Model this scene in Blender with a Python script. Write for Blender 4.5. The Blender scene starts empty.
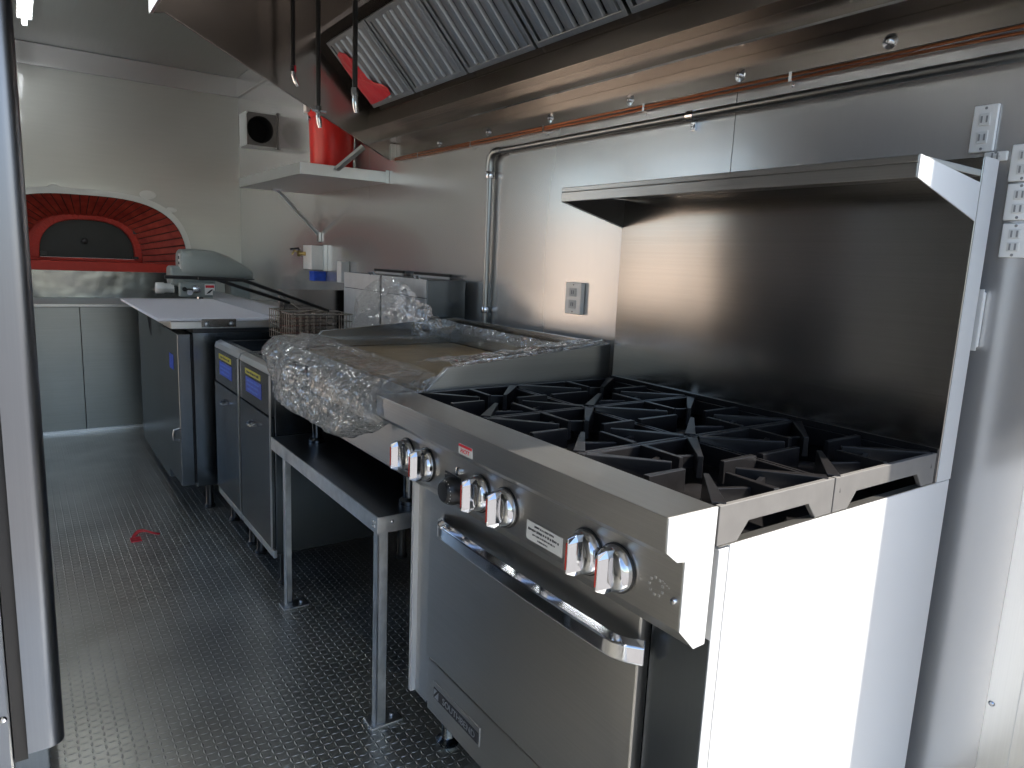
import bpy, bmesh, math, random
from mathutils import Vector, Matrix, noise
random.seed(7)
scene = bpy.context.scene
COL = scene.collection
PI = math.pi
W = 1.53          # right wall plane (x)
XL = -0.85        # left wall plane
YB = 6.08         # back wall plane
ZC = 2.57         # ceiling

# ------------------------------------------------------------------ materials
def nodes(name):
    m = bpy.data.materials.new(name); m.use_nodes = True
    nt = m.node_tree; b = nt.nodes['Principled BSDF']
    return m, nt, b
def N(nt, t, **k):
    n = nt.nodes.new(t)
    for a, v in k.items(): setattr(n, a, v)
    return n
def math_(nt, op, a, b=None, c=None):
    n = N(nt, 'ShaderNodeMath', operation=op)
    for i, v in enumerate((a, b, c)):
        if v is None: continue
        if isinstance(v, (int, float)): n.inputs[i].default_value = v
        else: nt.links.new(v, n.inputs[i])
    return n.outputs[0]
def metal(name, col, rough=.3, scale=(3, 400, 3), bump=.02, metallic=1., var=.12, wav=0., wavs=2.5, aniso=0., coat=0.):
    m, nt, b = nodes(name)
    b.inputs['Metallic'].default_value = metallic
    tc = N(nt, 'ShaderNodeTexCoord'); mp = N(nt, 'ShaderNodeMapping'); mp.inputs['Scale'].default_value = scale
    nt.links.new(tc.outputs['Object'], mp.inputs[0])
    nz = N(nt, 'ShaderNodeTexNoise'); nz.inputs['Scale'].default_value = 1; nz.inputs['Detail'].default_value = 3
    nt.links.new(mp.outputs[0], nz.inputs[0])
    n2 = N(nt, 'ShaderNodeTexNoise'); n2.inputs['Scale'].default_value = wavs; n2.inputs['Detail'].default_value = 2
    nt.links.new(tc.outputs['Object'], n2.inputs[0])
    mix = N(nt, 'ShaderNodeMixRGB'); mix.inputs[1].default_value = (*[c*(1-var) for c in col], 1); mix.inputs[2].default_value = (*[min(1, c*(1+var)) for c in col], 1)
    nt.links.new(nz.outputs[0], mix.inputs[0]); nt.links.new(mix.outputs[0], b.inputs['Base Color'])
    rv = min(.14, 3*abs(rough-.274))
    r = math_(nt, 'MULTIPLY_ADD', n2.outputs[0], rv, rough-rv/2); nt.links.new(r, b.inputs['Roughness'])
    if coat: b.inputs['Coat Weight'].default_value = coat; b.inputs['Coat Roughness'].default_value = .06
    if aniso: b.inputs['Anisotropic'].default_value = aniso
    if not bump and not wav: return m
    b1 = N(nt, 'ShaderNodeBump'); b1.inputs['Strength'].default_value = bump; b1.inputs['Distance'].default_value = .002
    nt.links.new(nz.outputs[0], b1.inputs['Height'])
    last = b1
    if wav:
        b2 = N(nt, 'ShaderNodeBump'); b2.inputs['Strength'].default_value = 1; b2.inputs['Distance'].default_value = wav
        nt.links.new(n2.outputs[0], b2.inputs['Height']); nt.links.new(b1.outputs[0], b2.inputs['Normal']); last = b2
    nt.links.new(last.outputs[0], b.inputs['Normal'])
    return m
def plain(name, col, rough=.5, metallic=0., var=.06, scale=20, bump=.05, spec=None, coat=0.):
    m, nt, b = nodes(name)
    b.inputs['Metallic'].default_value = metallic; b.inputs['Roughness'].default_value = rough
    tc = N(nt, 'ShaderNodeTexCoord'); nz = N(nt, 'ShaderNodeTexNoise'); nz.inputs['Scale'].default_value = scale; nz.inputs['Detail'].default_value = 4
    nt.links.new(tc.outputs['Object'], nz.inputs[0])
    mix = N(nt, 'ShaderNodeMixRGB'); mix.inputs[1].default_value = (*[c*(1-var) for c in col], 1); mix.inputs[2].default_value = (*[min(1, c*(1+var)) for c in col], 1)
    nt.links.new(nz.outputs[0], mix.inputs[0]); nt.links.new(mix.outputs[0], b.inputs['Base Color'])
    bp = N(nt, 'ShaderNodeBump'); bp.inputs['Strength'].default_value = bump; bp.inputs['Distance'].default_value = .002
    nt.links.new(nz.outputs[0], bp.inputs['Height']); nt.links.new(bp.outputs[0], b.inputs['Normal'])
    if spec is not None: b.inputs['Specular IOR Level'].default_value = spec
    if coat: b.inputs['Coat Weight'].default_value = coat; b.inputs['Coat Roughness'].default_value = .1
    return m
def emit(name, col, s):
    m, nt, b = nodes(name)
    b.inputs['Base Color'].default_value = (*col, 1)
    b.inputs['Emission Color'].default_value = (*col, 1); b.inputs['Emission Strength'].default_value = s
    return m
def diamond_plate():
    m, nt, b = nodes('diamond plate')
    tc = N(nt, 'ShaderNodeTexCoord'); sp = N(nt, 'ShaderNodeSeparateXYZ'); nt.links.new(tc.outputs['Object'], sp.inputs[0])
    p = .0205
    u = math_(nt, 'DIVIDE', sp.outputs[0], p); v = math_(nt, 'DIVIDE', sp.outputs[1], p)
    # lattice turned 45 degrees so that the bars lie along and across the truck
    a0 = math_(nt, 'ADD', u, v); b0 = math_(nt, 'SUBTRACT', u, v)
    a0 = math_(nt, 'MULTIPLY', a0, .7071); b0 = math_(nt, 'MULTIPLY', b0, .7071)
    par = math_(nt, 'MODULO', math_(nt, 'ADD', math_(nt, 'ADD', math_(nt, 'FLOOR', a0), math_(nt, 'FLOOR', b0)), 1000), 2)
    par = math_(nt, 'GREATER_THAN', par, .5)
    fa = math_(nt, 'SUBTRACT', math_(nt, 'FRACT', a0), .5); fb = math_(nt, 'SUBTRACT', math_(nt, 'FRACT', b0), .5)
    x = math_(nt, 'ABSOLUTE', math_(nt, 'MULTIPLY', math_(nt, 'ADD', fa, fb), .7071))
    y = math_(nt, 'ABSOLUTE', math_(nt, 'MULTIPLY', math_(nt, 'SUBTRACT', fa, fb), .7071))
    mx = N(nt, 'ShaderNodeMix'); nt.links.new(par, mx.inputs[0]); nt.links.new(x, mx.inputs[2]); nt.links.new(y, mx.inputs[3])
    my = N(nt, 'ShaderNodeMix'); nt.links.new(par, my.inputs[0]); nt.links.new(y, my.inputs[2]); nt.links.new(x, my.inputs[3])
    d = math_(nt, 'ADD', math_(nt, 'DIVIDE', mx.outputs[0], .62), math_(nt, 'DIVIDE', my.outputs[0], .17))
    h = N(nt, 'ShaderNodeMapRange'); h.interpolation_type = 'SMOOTHSTEP'
    nt.links.new(d, h.inputs[0]); h.inputs[1].default_value = 1.0; h.inputs[2].default_value = .45; h.inputs[3].default_value = 0; h.inputs[4].default_value = 1
    nz = N(nt, 'ShaderNodeTexNoise'); nz.inputs['Scale'].default_value = 3.5; nz.inputs['Detail'].default_value = 6; nt.links.new(tc.outputs['Object'], nz.inputs[0])
    c = N(nt, 'ShaderNodeValToRGB'); c.color_ramp.elements[0].position = .35; c.color_ramp.elements[0].color = (.47, .47, .43, 1); c.color_ramp.elements[1].position = .68; c.color_ramp.elements[1].color = (.66, .66, .61, 1)
    nt.links.new(nz.outputs[0], c.inputs[0])
    cm = N(nt, 'ShaderNodeMixRGB'); nt.links.new(h.outputs[0], cm.inputs[0]); nt.links.new(c.outputs[0], cm.inputs[1]); cm.inputs[2].default_value = (.66, .66, .64, 1)
    nt.links.new(cm.outputs[0], b.inputs['Base Color'])
    b.inputs['Metallic'].default_value = .9
    r = math_(nt, 'MULTIPLY_ADD', nz.outputs[0], .10, .258); nt.links.new(r, b.inputs['Roughness'])
    bp = N(nt, 'ShaderNodeBump'); bp.inputs['Strength'].default_value = .9; bp.inputs['Distance'].default_value = .0022
    nt.links.new(h.outputs[0], bp.inputs['Height']); nt.links.new(bp.outputs[0], b.inputs['Normal'])
    return m
def film():
    m = bpy.data.materials.new('crinkled plastic film'); m.use_nodes = True; nt = m.node_tree; nt.nodes.clear()
    out = N(nt, 'ShaderNodeOutputMaterial')
    tr = N(nt, 'ShaderNodeBsdfTransparent'); tr.inputs[0].default_value = (.95, .96, .96, 1)
    gl = N(nt, 'ShaderNodeBsdfGlossy'); gl.inputs['Roughness'].default_value = .17; gl.inputs[0].default_value = (1, 1, 1, 1)
    df = N(nt, 'ShaderNodeBsdfDiffuse'); df.inputs[0].default_value = (.88, .89, .89, 1)
    tl = N(nt, 'ShaderNodeBsdfTranslucent'); tl.inputs[0].default_value = (.88, .89, .89, 1)
    tc = N(nt, 'ShaderNodeTexCoord')
    wn = N(nt, 'ShaderNodeTexNoise'); wn.inputs['Scale'].default_value = 7; wn.inputs['Detail'].default_value = 3; nt.links.new(tc.outputs['Object'], wn.inputs[0])
    vm = N(nt, 'ShaderNodeVectorMath', operation='MULTIPLY_ADD'); nt.links.new(wn.outputs[1], vm.inputs[0]); vm.inputs[1].default_value = (.12, .12, .12); nt.links.new(tc.outputs['Object'], vm.inputs[2])
    mp = N(nt, 'ShaderNodeMapping'); mp.inputs['Scale'].default_value = (1, .7, 1.3); nt.links.new(vm.outputs[0], mp.inputs[0])
    v1 = N(nt, 'ShaderNodeTexVoronoi', feature='DISTANCE_TO_EDGE'); v1.inputs['Scale'].default_value = 42; nt.links.new(mp.outputs[0], v1.inputs[0])
    n1 = N(nt, 'ShaderNodeTexNoise', noise_type='RIDGED_MULTIFRACTAL'); n1.inputs['Scale'].default_value = 34; n1.inputs['Detail'].default_value = 5; nt.links.new(mp.outputs[0], n1.inputs[0])
    at = N(nt, 'ShaderNodeAttribute'); at.attribute_name = 'crinkle'; cr = at.outputs['Fac']
    hh = math_(nt, 'ADD', math_(nt, 'MULTIPLY', v1.outputs[0], 1.4), math_(nt, 'MULTIPLY', n1.outputs[0], .45))
    bp = N(nt, 'ShaderNodeBump'); bp.inputs['Strength'].default_value = 1; bp.inputs['Distance'].default_value = .0045; nt.links.new(hh, bp.inputs['Height'])
    for s in (gl, df): nt.links.new(bp.outputs[0], s.inputs['Normal'])
    m1 = N(nt, 'ShaderNodeMixShader'); m1.inputs[0].default_value = .5; nt.links.new(df.outputs[0], m1.inputs[1]); nt.links.new(tl.outputs[0], m1.inputs[2])
    lw = N(nt, 'ShaderNodeLayerWeight'); lw.inputs[0].default_value = .35; nt.links.new(bp.outputs[0], lw.inputs['Normal'])
    fac = math_(nt, 'MULTIPLY', math_(nt, 'MULTIPLY_ADD', lw.outputs[0], .72, .15), math_(nt, 'MULTIPLY_ADD', cr, .80, .20))
    dfac = math_(nt, 'MULTIPLY', math_(nt, 'MULTIPLY_ADD', n1.outputs[0], .50, .20), math_(nt, 'MULTIPLY_ADD', cr, .85, .15))
    nt.links.new(math_(nt, 'MULTIPLY_ADD', cr, .75, .25), bp.inputs['Strength'])
    m2 = N(nt, 'ShaderNodeMixShader'); nt.links.new(dfac, m2.inputs[0]); nt.links.new(tr.outputs[0], m2.inputs[1]); nt.links.new(m1.outputs[0], m2.inputs[2])
    m3 = N(nt, 'ShaderNodeMixShader'); nt.links.new(fac, m3.inputs[0]); nt.links.new(m2.outputs[0], m3.inputs[1]); nt.links.new(gl.outputs[0], m3.inputs[2])
    nt.links.new(m3.outputs[0], out.inputs[0])
    return m
def brick_mat():
    m, nt, b = nodes('painted red brick')
    tc = N(nt, 'ShaderNodeTexCoord'); nz = N(nt, 'ShaderNodeTexNoise'); nz.inputs['Scale'].default_value = 14; nz.inputs['Detail'].default_value = 5
    nt.links.new(tc.outputs['Object'], nz.inputs[0])
    c = N(nt, 'ShaderNodeValToRGB'); c.color_ramp.elements[0].position = .3; c.color_ramp.elements[0].color = (.22, .016, .010, 1)
    c.color_ramp.elements[1].position = .72; c.color_ramp.elements[1].color = (.42, .055, .030, 1)
    nt.links.new(nz.outputs[0], c.inputs[0]); nt.links.new(c.outputs[0], b.inputs['Base Color']); b.inputs['Roughness'].default_value = .6
    bp = N(nt, 'ShaderNodeBump'); bp.inputs['Strength'].default_value = .4; bp.inputs['Distance'].default_value = .004
    nt.links.new(nz.outputs[0], bp.inputs['Height']); nt.links.new(bp.outputs[0], b.inputs['Normal'])
    return m

M = dict(
    steel=metal('brushed stainless steel', (.47, .46, .44), .33, (500, 2, 500), .05, wav=.006, wavs=3.),
    steelx=metal('brushed stainless steel sheet', (.47, .46, .44), .34, (2, 500, 500), .05, wav=.006, wavs=3.),
    back=metal('brushed backguard steel', (.37, .36, .345), .17, (500, 1.5, 500), .035, wav=.0015, wavs=2.5),
    wallr=metal('satin wall panel', (.60, .595, .59), .25, (60, 60, 4), 0, wavs=1.6, var=.02, metallic=.72, coat=.3),
    wallb=metal('satin back wall panel', (.50, .51, .48), .40, (4, 60, 60), .02, wav=.004, wavs=1.8, var=.04, metallic=.8, coat=.5),
    ceil=metal('satin ceiling sheet', (.42, .44, .42), .36, (60, 3, 60), .03, wav=.012, wavs=1.2, var=.05),
    walll=metal('satin left wall panel', (.50, .48, .45), .33, (60, 60, 4), .03, wav=.010, wavs=1.6, var=.04),
    side=metal('pale range side sheet', (.62, .63, .64), .45, (3, 400, 3), .03, var=.03, metallic=.5),
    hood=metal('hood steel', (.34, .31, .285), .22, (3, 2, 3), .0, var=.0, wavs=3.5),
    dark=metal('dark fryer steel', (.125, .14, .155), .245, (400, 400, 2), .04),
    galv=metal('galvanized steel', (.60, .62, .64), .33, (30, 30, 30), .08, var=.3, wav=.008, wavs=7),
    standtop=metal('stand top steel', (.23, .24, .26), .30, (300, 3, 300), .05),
    hammered=metal('buckled splash steel', (.27, .275, .265), .24, (50, 3, 50), .03, wav=.012, wavs=4.),
    chrome=metal('polished chrome', (.62, .63, .66), .08, (3, 3, 3), .0, var=.02),
    filt=metal('baffle filter steel', (.33, .355, .37), .36, (3, 300, 3), .04),
    alu=metal('aluminum trim', (.66, .67, .68), .28, (300, 300, 2), .04, var=.05),
    matte=metal('matte flue sheet', (.55, .55, .54), .5, (30, 30, 30), .05, metallic=.3),
    post=metal('fridge door steel', (.20, .21, .235), .30, (300, 300, 2), .04, var=.05),
    cabin=metal('dull cabinet steel', (.235, .245, .235), .30, (4, 300, 300), .04, wav=.003, wavs=2),
    faint=plain('grey plastic slots', (.22, .22, .22), .5),
    paleblue=plain('pale blue print', (.08, .22, .70), .4),
    emt=metal('conduit metal', (.32, .33, .33), .34, (20, 20, 20), .05),
    copper=metal('copper tube', (.46, .17, .08), .32, (20, 20, 20), .03),
    brass=metal('brass', (.55, .40, .16), .28, (20, 20, 20), .03),
    griddle=metal('oiled griddle plate', (.42, .28, .12), .40, (14, 60, 14), .08, metallic=.15, var=.35),
    iron=plain('black cast iron', (.008, .0075, .008), .30, 0, .3, 60, .2, spec=.35),
    frame=plain('grey duct and sunlit grate iron', (.13, .125, .12), .42, .25, .15, 30, .2),
    black=plain('black plastic', (.012, .012, .013), .35, 0, .1),
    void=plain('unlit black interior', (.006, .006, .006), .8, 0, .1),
    rubber=plain('black rubber gasket', (.012, .012, .016), .6),
    board=plain('white cutting board', (.72, .72, .76), .55, 0, .02),
    white=plain('white plastic', (.62, .62, .60), .4),
    plate=plain('grey white switch plate', (.80, .80, .78), .35, .2),
    mixer=plain('grey hammered enamel', (.25, .285, .275), .38, 0, .05, 90, .08),
    red=plain('red plastic', (.62, .012, .008), .35, 0, .05),
    redp=plain('glossy red sheet', (.62, .025, .04), .3, 0, .2, 60, .6),
    redpaint=plain('red masonry paint', (.46, .028, .014), .55, 0, .15, 30, .2),
    mortar=plain('dark mortar', (.09, .035, .03), .85),
    plaster=plain('pale plaster', (.66, .67, .64), .7, 0, .1, 12, .5),
    ovend=metal('black oven door', (.014, .016, .015), .42, (20, 20, 20), .1, metallic=.2),
    blue=plain('blue printed label', (.012, .07, .50), .4, 0, .5, 45),
    yellow=plain('yellow printed label', (.62, .52, .05), .4, 0, .3, 60),
    ink=plain('dark ink', (.03, .03, .035), .5),
    label=plain('white printed label', (.62, .62, .60), .4),
    wire=metal('basket wire', (.50, .46, .40), .25, (20, 20, 20), .02),
    ground=plain('sunny concrete yard', (.17, .165, .16), .9, 0, .15, 1.5, .2),
    floor=diamond_plate(), film=film(), brick=brick_mat(),
    tube=emit('fluorescent tube glow', (.93, .97, 1.), 26.),
)

# ------------------------------------------------------------------ mesh helpers (world coordinates)
def worldloc(p):
    v = Vector((0, 0, 0))
    while p is not None: v += p.location; p = p.parent
    return v
def obj(name, bm, mat, parent=None, base=None, bevel=0., smooth=False, seg=2):
    """links ONE mesh object; bm holds world coordinates"""
    me = bpy.data.meshes.new(name)
    if parent is not None: off = worldloc(parent)
    elif base is not None: off = Vector(base)
    else:
        vs = [v.co for v in bm.verts]
        off = Vector(((min(v.x for v in vs)+max(v.x for v in vs))/2, (min(v.y for v in vs)+max(v.y for v in vs))/2, min(v.z for v in vs)))
    bmesh.ops.translate(bm, verts=bm.verts, vec=-off)
    bm.to_mesh(me); bm.free()
    if smooth:
        for p in me.polygons: p.use_smooth = True
    me.materials.append(M[mat])
    o = bpy.data.objects.new(name, me); COL.objects.link(o)
    if parent is not None: o.parent = parent
    else: o.location = off
    if bevel:
        b = o.modifiers.new('bevel', 'BEVEL'); b.width = bevel; b.segments = seg; b.limit_method = 'ANGLE'; b.angle_limit = .6
    if smooth and hasattr(me, 'set_sharp_from_angle'): me.set_sharp_from_angle(angle=.7)
    return o
def each(name, bm, mat, parent, **k):
    """one object per separate piece of bm"""
    left = set(bm.verts); groups = []
    while left:
        st = [left.pop()]; g = set(st)
        while st:
            for e in st.pop().link_edges:
                for v in e.verts:
                    if v in left: left.discard(v); g.add(v); st.append(v)
        groups.append(g)
    for g in groups:
        b2 = bmesh.new(); mp = {v: b2.verts.new(v.co) for v in g}
        for f in bm.faces:
            if f.verts[0] in g: b2.faces.new([mp[v] for v in f.verts])
        bmesh.ops.recalc_face_normals(b2, faces=b2.faces[:])
        obj(name, b2, mat, parent, **k)
    bm.free()
def thing(name, label, cat, loc=(0, 0, 0), group=None):
    o = bpy.data.objects.new(name, None); COL.objects.link(o); o.empty_display_size = .05
    o.location = loc; tag(o, label, cat, group); return o
def tag(o, label, cat, group=None):
    o['label'] = label; o['category'] = cat
    if group: o['group'] = group
    return o
def struct(name, bm, mat, parent=None, **k):
    o = obj(name, bm, mat, parent, **k)
    if parent is None: o['kind'] = 'structure'
    return o
def B(): return bmesh.new()
def box(bm, x0, x1, y0, y1, z0, z1):
    vs = [bm.verts.new((x, y, z)) for x in (x0, x1) for y in (y0, y1) for z in (z0, z1)]
    for f in ((0, 1, 3, 2), (4, 6, 7, 5), (0, 4, 5, 1), (2, 3, 7, 6), (0, 2, 6, 4), (1, 5, 7, 3)):
        bm.faces.new([vs[i] for i in f])
    return bm
def boxes(*l):
    bm = B()
    for b in l: box(bm, *b)
    return bm
def prism(bm, axis, pts, a, b):
    """polygon pts extruded along axis from a to b. axis y: pts=(x,z); x: pts=(y,z); z: pts=(x,y)"""
    def P(p, t):
        return {'y': (p[0], t, p[1]), 'x': (t, p[0], p[1]), 'z': (p[0], p[1], t)}[axis]
    v0 = [bm.verts.new(P(p, a)) for p in pts]; v1 = [bm.verts.new(P(p, b)) for p in pts]
    n = len(pts)
    bm.faces.new(v0); bm.faces.new(v1[::-1])
    for i in range(n): bm.faces.new((v0[i], v0[(i+1) % n], v1[(i+1) % n], v1[i]))
    bmesh.ops.recalc_face_normals(bm, faces=bm.faces[:])
    return bm
def frame_of(d):
    d = d.normalized(); u = Vector((0, 0, 1)) if abs(d.z) < .9 else Vector((1, 0, 0))
    s = d.cross(u).normalized(); return s, s.cross(d).normalized()
def tube(bm, pts, r, n=10, caps=True):
    pts = [Vector(p) for p in pts]; rs = r if isinstance(r, (list, tuple)) else [r]*len(pts)
    rings = []
    s = None
    for i, p in enumerate(pts):
        if i == 0: d = pts[1]-pts[0]
        elif i == len(pts)-1: d = pts[-1]-pts[-2]
        else: d = (pts[i+1]-p).normalized()+(p-pts[i-1]).normalized()
        d.normalize()
        if s is None: s, t = frame_of(d)
        else:
            s = (s-d*s.dot(d)).normalized(); t = s.cross(d).normalized()
        rings.append([bm.verts.new(p+(s*math.cos(2*PI*k/n)+t*math.sin(2*PI*k/n))*rs[i]) for k in range(n)])
    for a, b in zip(rings, rings[1:]):
        for k in range(n): bm.faces.new((a[k], a[(k+1) % n], b[(k+1) % n], b[k]))
    if caps: bm.faces.new(rings[0][::-1]); bm.faces.new(rings[-1])
    bmesh.ops.recalc_face_normals(bm, faces=bm.faces[:])
    return bm
def lathe(bm, prof, c, axis='z', n=32):
    """prof = [(r, t)...] about axis through c"""
    c = Vector(c); rings = []
    for r, t in prof:
        ring = []
        for k in range(n):
            a = 2*PI*k/n; u, v = r*math.cos(a), r*math.sin(a)
            q = {'z': (u, v, t), 'x': (t, u, v), 'y': (u, t, v)}[axis]
            ring.append(bm.verts.new(c+Vector(q)))
        rings.append(ring)
    for a, b in zip(rings, rings[1:]):
        for k in range(n): bm.faces.new((a[k], a[(k+1) % n], b[(k+1) % n], b[k]))
    for ring in (rings[0], rings[-1]): bm.faces.new(ring)
    bmesh.ops.recalc_face_normals(bm, faces=bm.faces[:])
    return bm
def arc(c, r, a0, a1, n, plane):
    out = []
    for i in range(n+1):
        a = a0+(a1-a0)*i/n; u, v = r*math.cos(a), r*math.sin(a)
        out.append({'xz': (c[0]+u, c[1], c[2]+v), 'yz': (c[0], c[1]+u, c[2]+v), 'xy': (c[0]+u, c[1]+v, c[2])}[plane])
    return out
def text(name, body, size, loc, mat, parent, ext=.0004, face='-x', sx=1.):
    cu = bpy.data.curves.new(name, 'FONT'); cu.body = body; cu.size = size; cu.extrude = ext; cu.align_x = 'CENTER'; cu.align_y = 'CENTER'
    t = bpy.data.objects.new(name, cu); COL.objects.link(t)
    dg = bpy.context.evaluated_depsgraph_get(); me = bpy.data.meshes.new_from_object(t.evaluated_get(dg))
    bpy.data.objects.remove(t)
    # text faces -x : its right runs towards -y, its up towards +z
    R = Matrix(((0, 0, -1), (-1, 0, 0), (0, 1, 0))) if face == '-x' else Matrix(((1, 0, 0), (0, 0, -1), (0, 1, 0)))
    off = Vector(loc)-worldloc(parent)
    for v in me.vertices:
        c = v.co.copy(); c.x *= sx; v.co = R @ c + off
    me.materials.clear(); me.materials.append(M[mat])
    o = bpy.data.objects.new(name, me); COL.objects.link(o); o.parent = parent
    return o
def print_marks(x, y0, y1, z, h, mat, parent, seed=1):
    """a line of tiny illegible print on a face towards -x"""
    rnd = random.Random(seed); bm = B(); y = y1
    while y > y0+h*.5:
        w = h*rnd.uniform(.35, .8); box(bm, x-.0003, x, max(y0, y-w), y, z-h*rnd.uniform(.3, .5), z+h*rnd.uniform(.3, .5)); y -= w+h*rnd.choice((.18, .18, .5))
    return obj('label_print', bm, mat, parent)
def copy_tree(o, parent=None):
    c = o.copy(); COL.objects.link(c)
    if parent is not None: c.parent = parent
    for ch in list(o.children): copy_tree(ch, c)
    return c

# ================================================================== THE SETTING
struct('floor', boxes((XL-.06, W+.05, .30, YB+.1, -.06, 0)), 'floor', base=(0, 0, 0))
struct('ceiling', boxes((XL-.06, W+.05, .36, YB+.1, ZC, ZC+.05)), 'ceil', base=(0, 0, 0))
# right wall in sheets with narrow seams
bm = B(); seams = [.435, 1.235, 2.378, 3.52, 5.109, YB+.05]
for a, b in zip(seams, seams[1:]): box(bm, W, W+.03, a+.0012, b-.0012, 0, ZC)
box(bm, W+.012, W+.05, .435, YB+.05, 0, ZC)
struct('wall_right', bm, 'wallr', base=(0, 0, 0))
# left wall with a service window, plus an unseen side door added for light
wz0, wz1 = .98, 2.05
wins = [(2.56, 3.98, .96), (4.20, 5.15, 0.)]
bm = B(); ys = [.36]+[y for w_ in wins for y in w_[:2]]+[YB+.05]
for a, b in zip(ys[::2], ys[1::2]): box(bm, XL-.05, XL, a, b, 0, ZC)
for a, b, z0 in wins:
    if z0: box(bm, XL-.05, XL, a, b, 0, z0)
    box(bm, XL-.05, XL, a, b, wz1, ZC)
struct('wall_left', bm, 'walll', base=(0, 0, 0))
for (a, b, z0), nm in zip(wins, ('window_1', 'added_door_1')):
    fb_ = [(XL-.06, XL+.012, a-.03, a, max(0, z0-.03), wz1+.03), (XL-.06, XL+.012, b, b+.03, max(0, z0-.03), wz1+.03), (XL-.06, XL+.012, a, b, wz1, wz1+.03)]
    if z0: fb_ += [(XL-.06, XL+.012, a, b, z0-.03, z0), (XL-.05, XL-.01, 3.25, 3.30, z0, wz1)]
    struct(nm, boxes(*fb_), 'alu', base=(0, 0, 0))
# rear end with the wide open doorway the photograph is taken through
struct('wall_rear', boxes((XL-.06, W+.05, .36, .42, 2.06, ZC), (XL-.06, -.40, .36, .42, 0, 2.06)), 'alu', base=(0, 0, 0))
struct('trim_1', boxes((1.500, 1.58, .36, .430, -.06, 2.06)), 'alu', base=(0, 0, 0), bevel=.002)
tr = struct('trim_2', boxes((W-.003, W-.0005, .4345, .488, 0, 1.05)), 'alu', base=(W, .46, 0), bevel=.0008)
bm = B(); lathe(bm, [(.001, -.007), (.004, -.006), (.006, -.003), (.006, -.003)], (W, .479, .434), 'x', 14); obj('screw', bm, 'chrome', tr, smooth=True)
# back wall with the oven arch cut out
OX, OZ = .45, 1.05
def sup(a, b, t, n=3.0):
    c, s = math.cos(t), math.sin(t)
    return (OX+a*math.copysign(abs(c)**(2/n), c), OZ+b*abs(s)**(2/n))
def fillarch(bm, a, b, y0, y1, x0, x1, z0, z1, n=3.0, K=48):
    """wall slab from x0..x1, z0..z1 with a super-elliptic hole above OZ"""
    top = [sup(a, b, PI*i/K, n) for i in range(K+1)]
    for (xa, za), (xb, zb) in zip(top, top[1:]):
        prism(bm, 'y', [(xb, zb), (xa, za), (xa, z1), (xb, z1)] if xa-xb > 1e-6 else [(xb, zb), (xa, za), (xa+.0005, z1), (xb, z1)], y0, y1)
    box(bm, x0, OX-a, y0, y1, z0, z1); box(bm, OX+a, x1, y0, y1, z0, z1); box(bm, OX-a, OX+a, y0, y1, z0, OZ)
bm = B(); fillarch(bm, .675, .545, YB, YB+.05, XL, W, .84, ZC)
box(bm, XL, W, YB, YB+.05, 0, .84)
struct('wall_back', bm, 'wallb', base=(0, 0, 0))
# trim band where wall meets ceiling
struct('trim_3', boxes((XL, W, YB-.02, YB-.001, 2.425, ZC-.001)), 'wallr', base=(0, 0, 0), bevel=.003)
struct('trim_4', boxes((W-.018, W-.001, 3.24, YB-.021, 2.425, ZC-.001)), 'wallr', base=(0, 0, 0), bevel=.003)

# ================================================================== PIZZA OVEN in the back wall
ov = thing('pizza_oven', 'brick arched pizza oven with black door built into the back wall', 'oven', (OX, YB, .855))
def archband(bm, a0, b0, a1, b1, y0, y1, t0, t1, K=1, n=3.0):
    for i in range(K):
        ta, tb = t0+(t1-t0)*i/K, t0+(t1-t0)*(i+1)/K
        prism(bm, 'y', [sup(a0, b0, ta, n), sup(a1, b1, ta, n), sup(a1, b1, tb, n), sup(a0, b0, tb, n)], y0, y1)
bm = B(); archband(bm, .672, .542, .708, .584, YB-.012, YB-.0005, .02, PI-.02, 40); obj('plaster_ring', bm, 'plaster', ov)
# blobs of plaster smeared past the ring
bm = B()
for (px, pz, r) in ((.86, 1.628, .045), (.265, 1.632, .028), (1.02, 1.53, .03)):
    c = len(bm.verts); bmesh.ops.create_uvsphere(bm, u_segments=14, v_segments=8, radius=1, matrix=Matrix.Translation((px, YB-.006, pz)) @ Matrix.Diagonal((r*1.3, .006, r*.75, 1)))
each('plaster_smear', bm, 'plaster', ov, smooth=True)
# voussoirs spaced evenly along the arch
S = []; K = 400
for i in range(K+1):
    t = .02+(PI-.04)*i/K; p = sup(.60, .48, t); S.append((t, p))
L = [0]
for (ta, a), (tb, b) in zip(S, S[1:]): L.append(L[-1]+math.hypot(a[0]-b[0], a[1]-b[1]))
NB = 33; bm = B()
def t_at(l):
    for i in range(K):
        if L[i+1] >= l: return S[i][0]+(S[i+1][0]-S[i][0])*(l-L[i])/(L[i+1]-L[i]+1e-9)
    return S[-1][0]
for k in range(NB):
    l0, l1 = L[-1]*k/NB+.004, L[-1]*(k+1)/NB-.004
    j = random.uniform(-.004, .004)
    ta, tb = t_at(l0), t_at(l1)
    q = [(sup(.385, .405+j*.2, ta), YB+.20), (sup(.668, .538, ta), YB-.012+j), (sup(.668, .538, tb), YB-.012+j), (sup(.385, .405+j*.2, tb), YB+.20)]
    fr_ = [bm.verts.new((p[0], yy_, p[1])) for p, yy_ in q]; bk_ = [bm.verts.new((p[0], YB+.235, p[1])) for p, yy_ in q]
    bm.faces.new(fr_); bm.faces.new(bk_[::-1])
    for a_ in range(4): bm.faces.new((fr_[a_], fr_[(a_+1) % 4], bk_[(a_+1) % 4], bk_[a_]))
bmesh.ops.recalc_face_normals(bm, faces=bm.faces[:]); obj('brick_arch', bm, 'brick', ov, bevel=.003)
bm = B()
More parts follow.
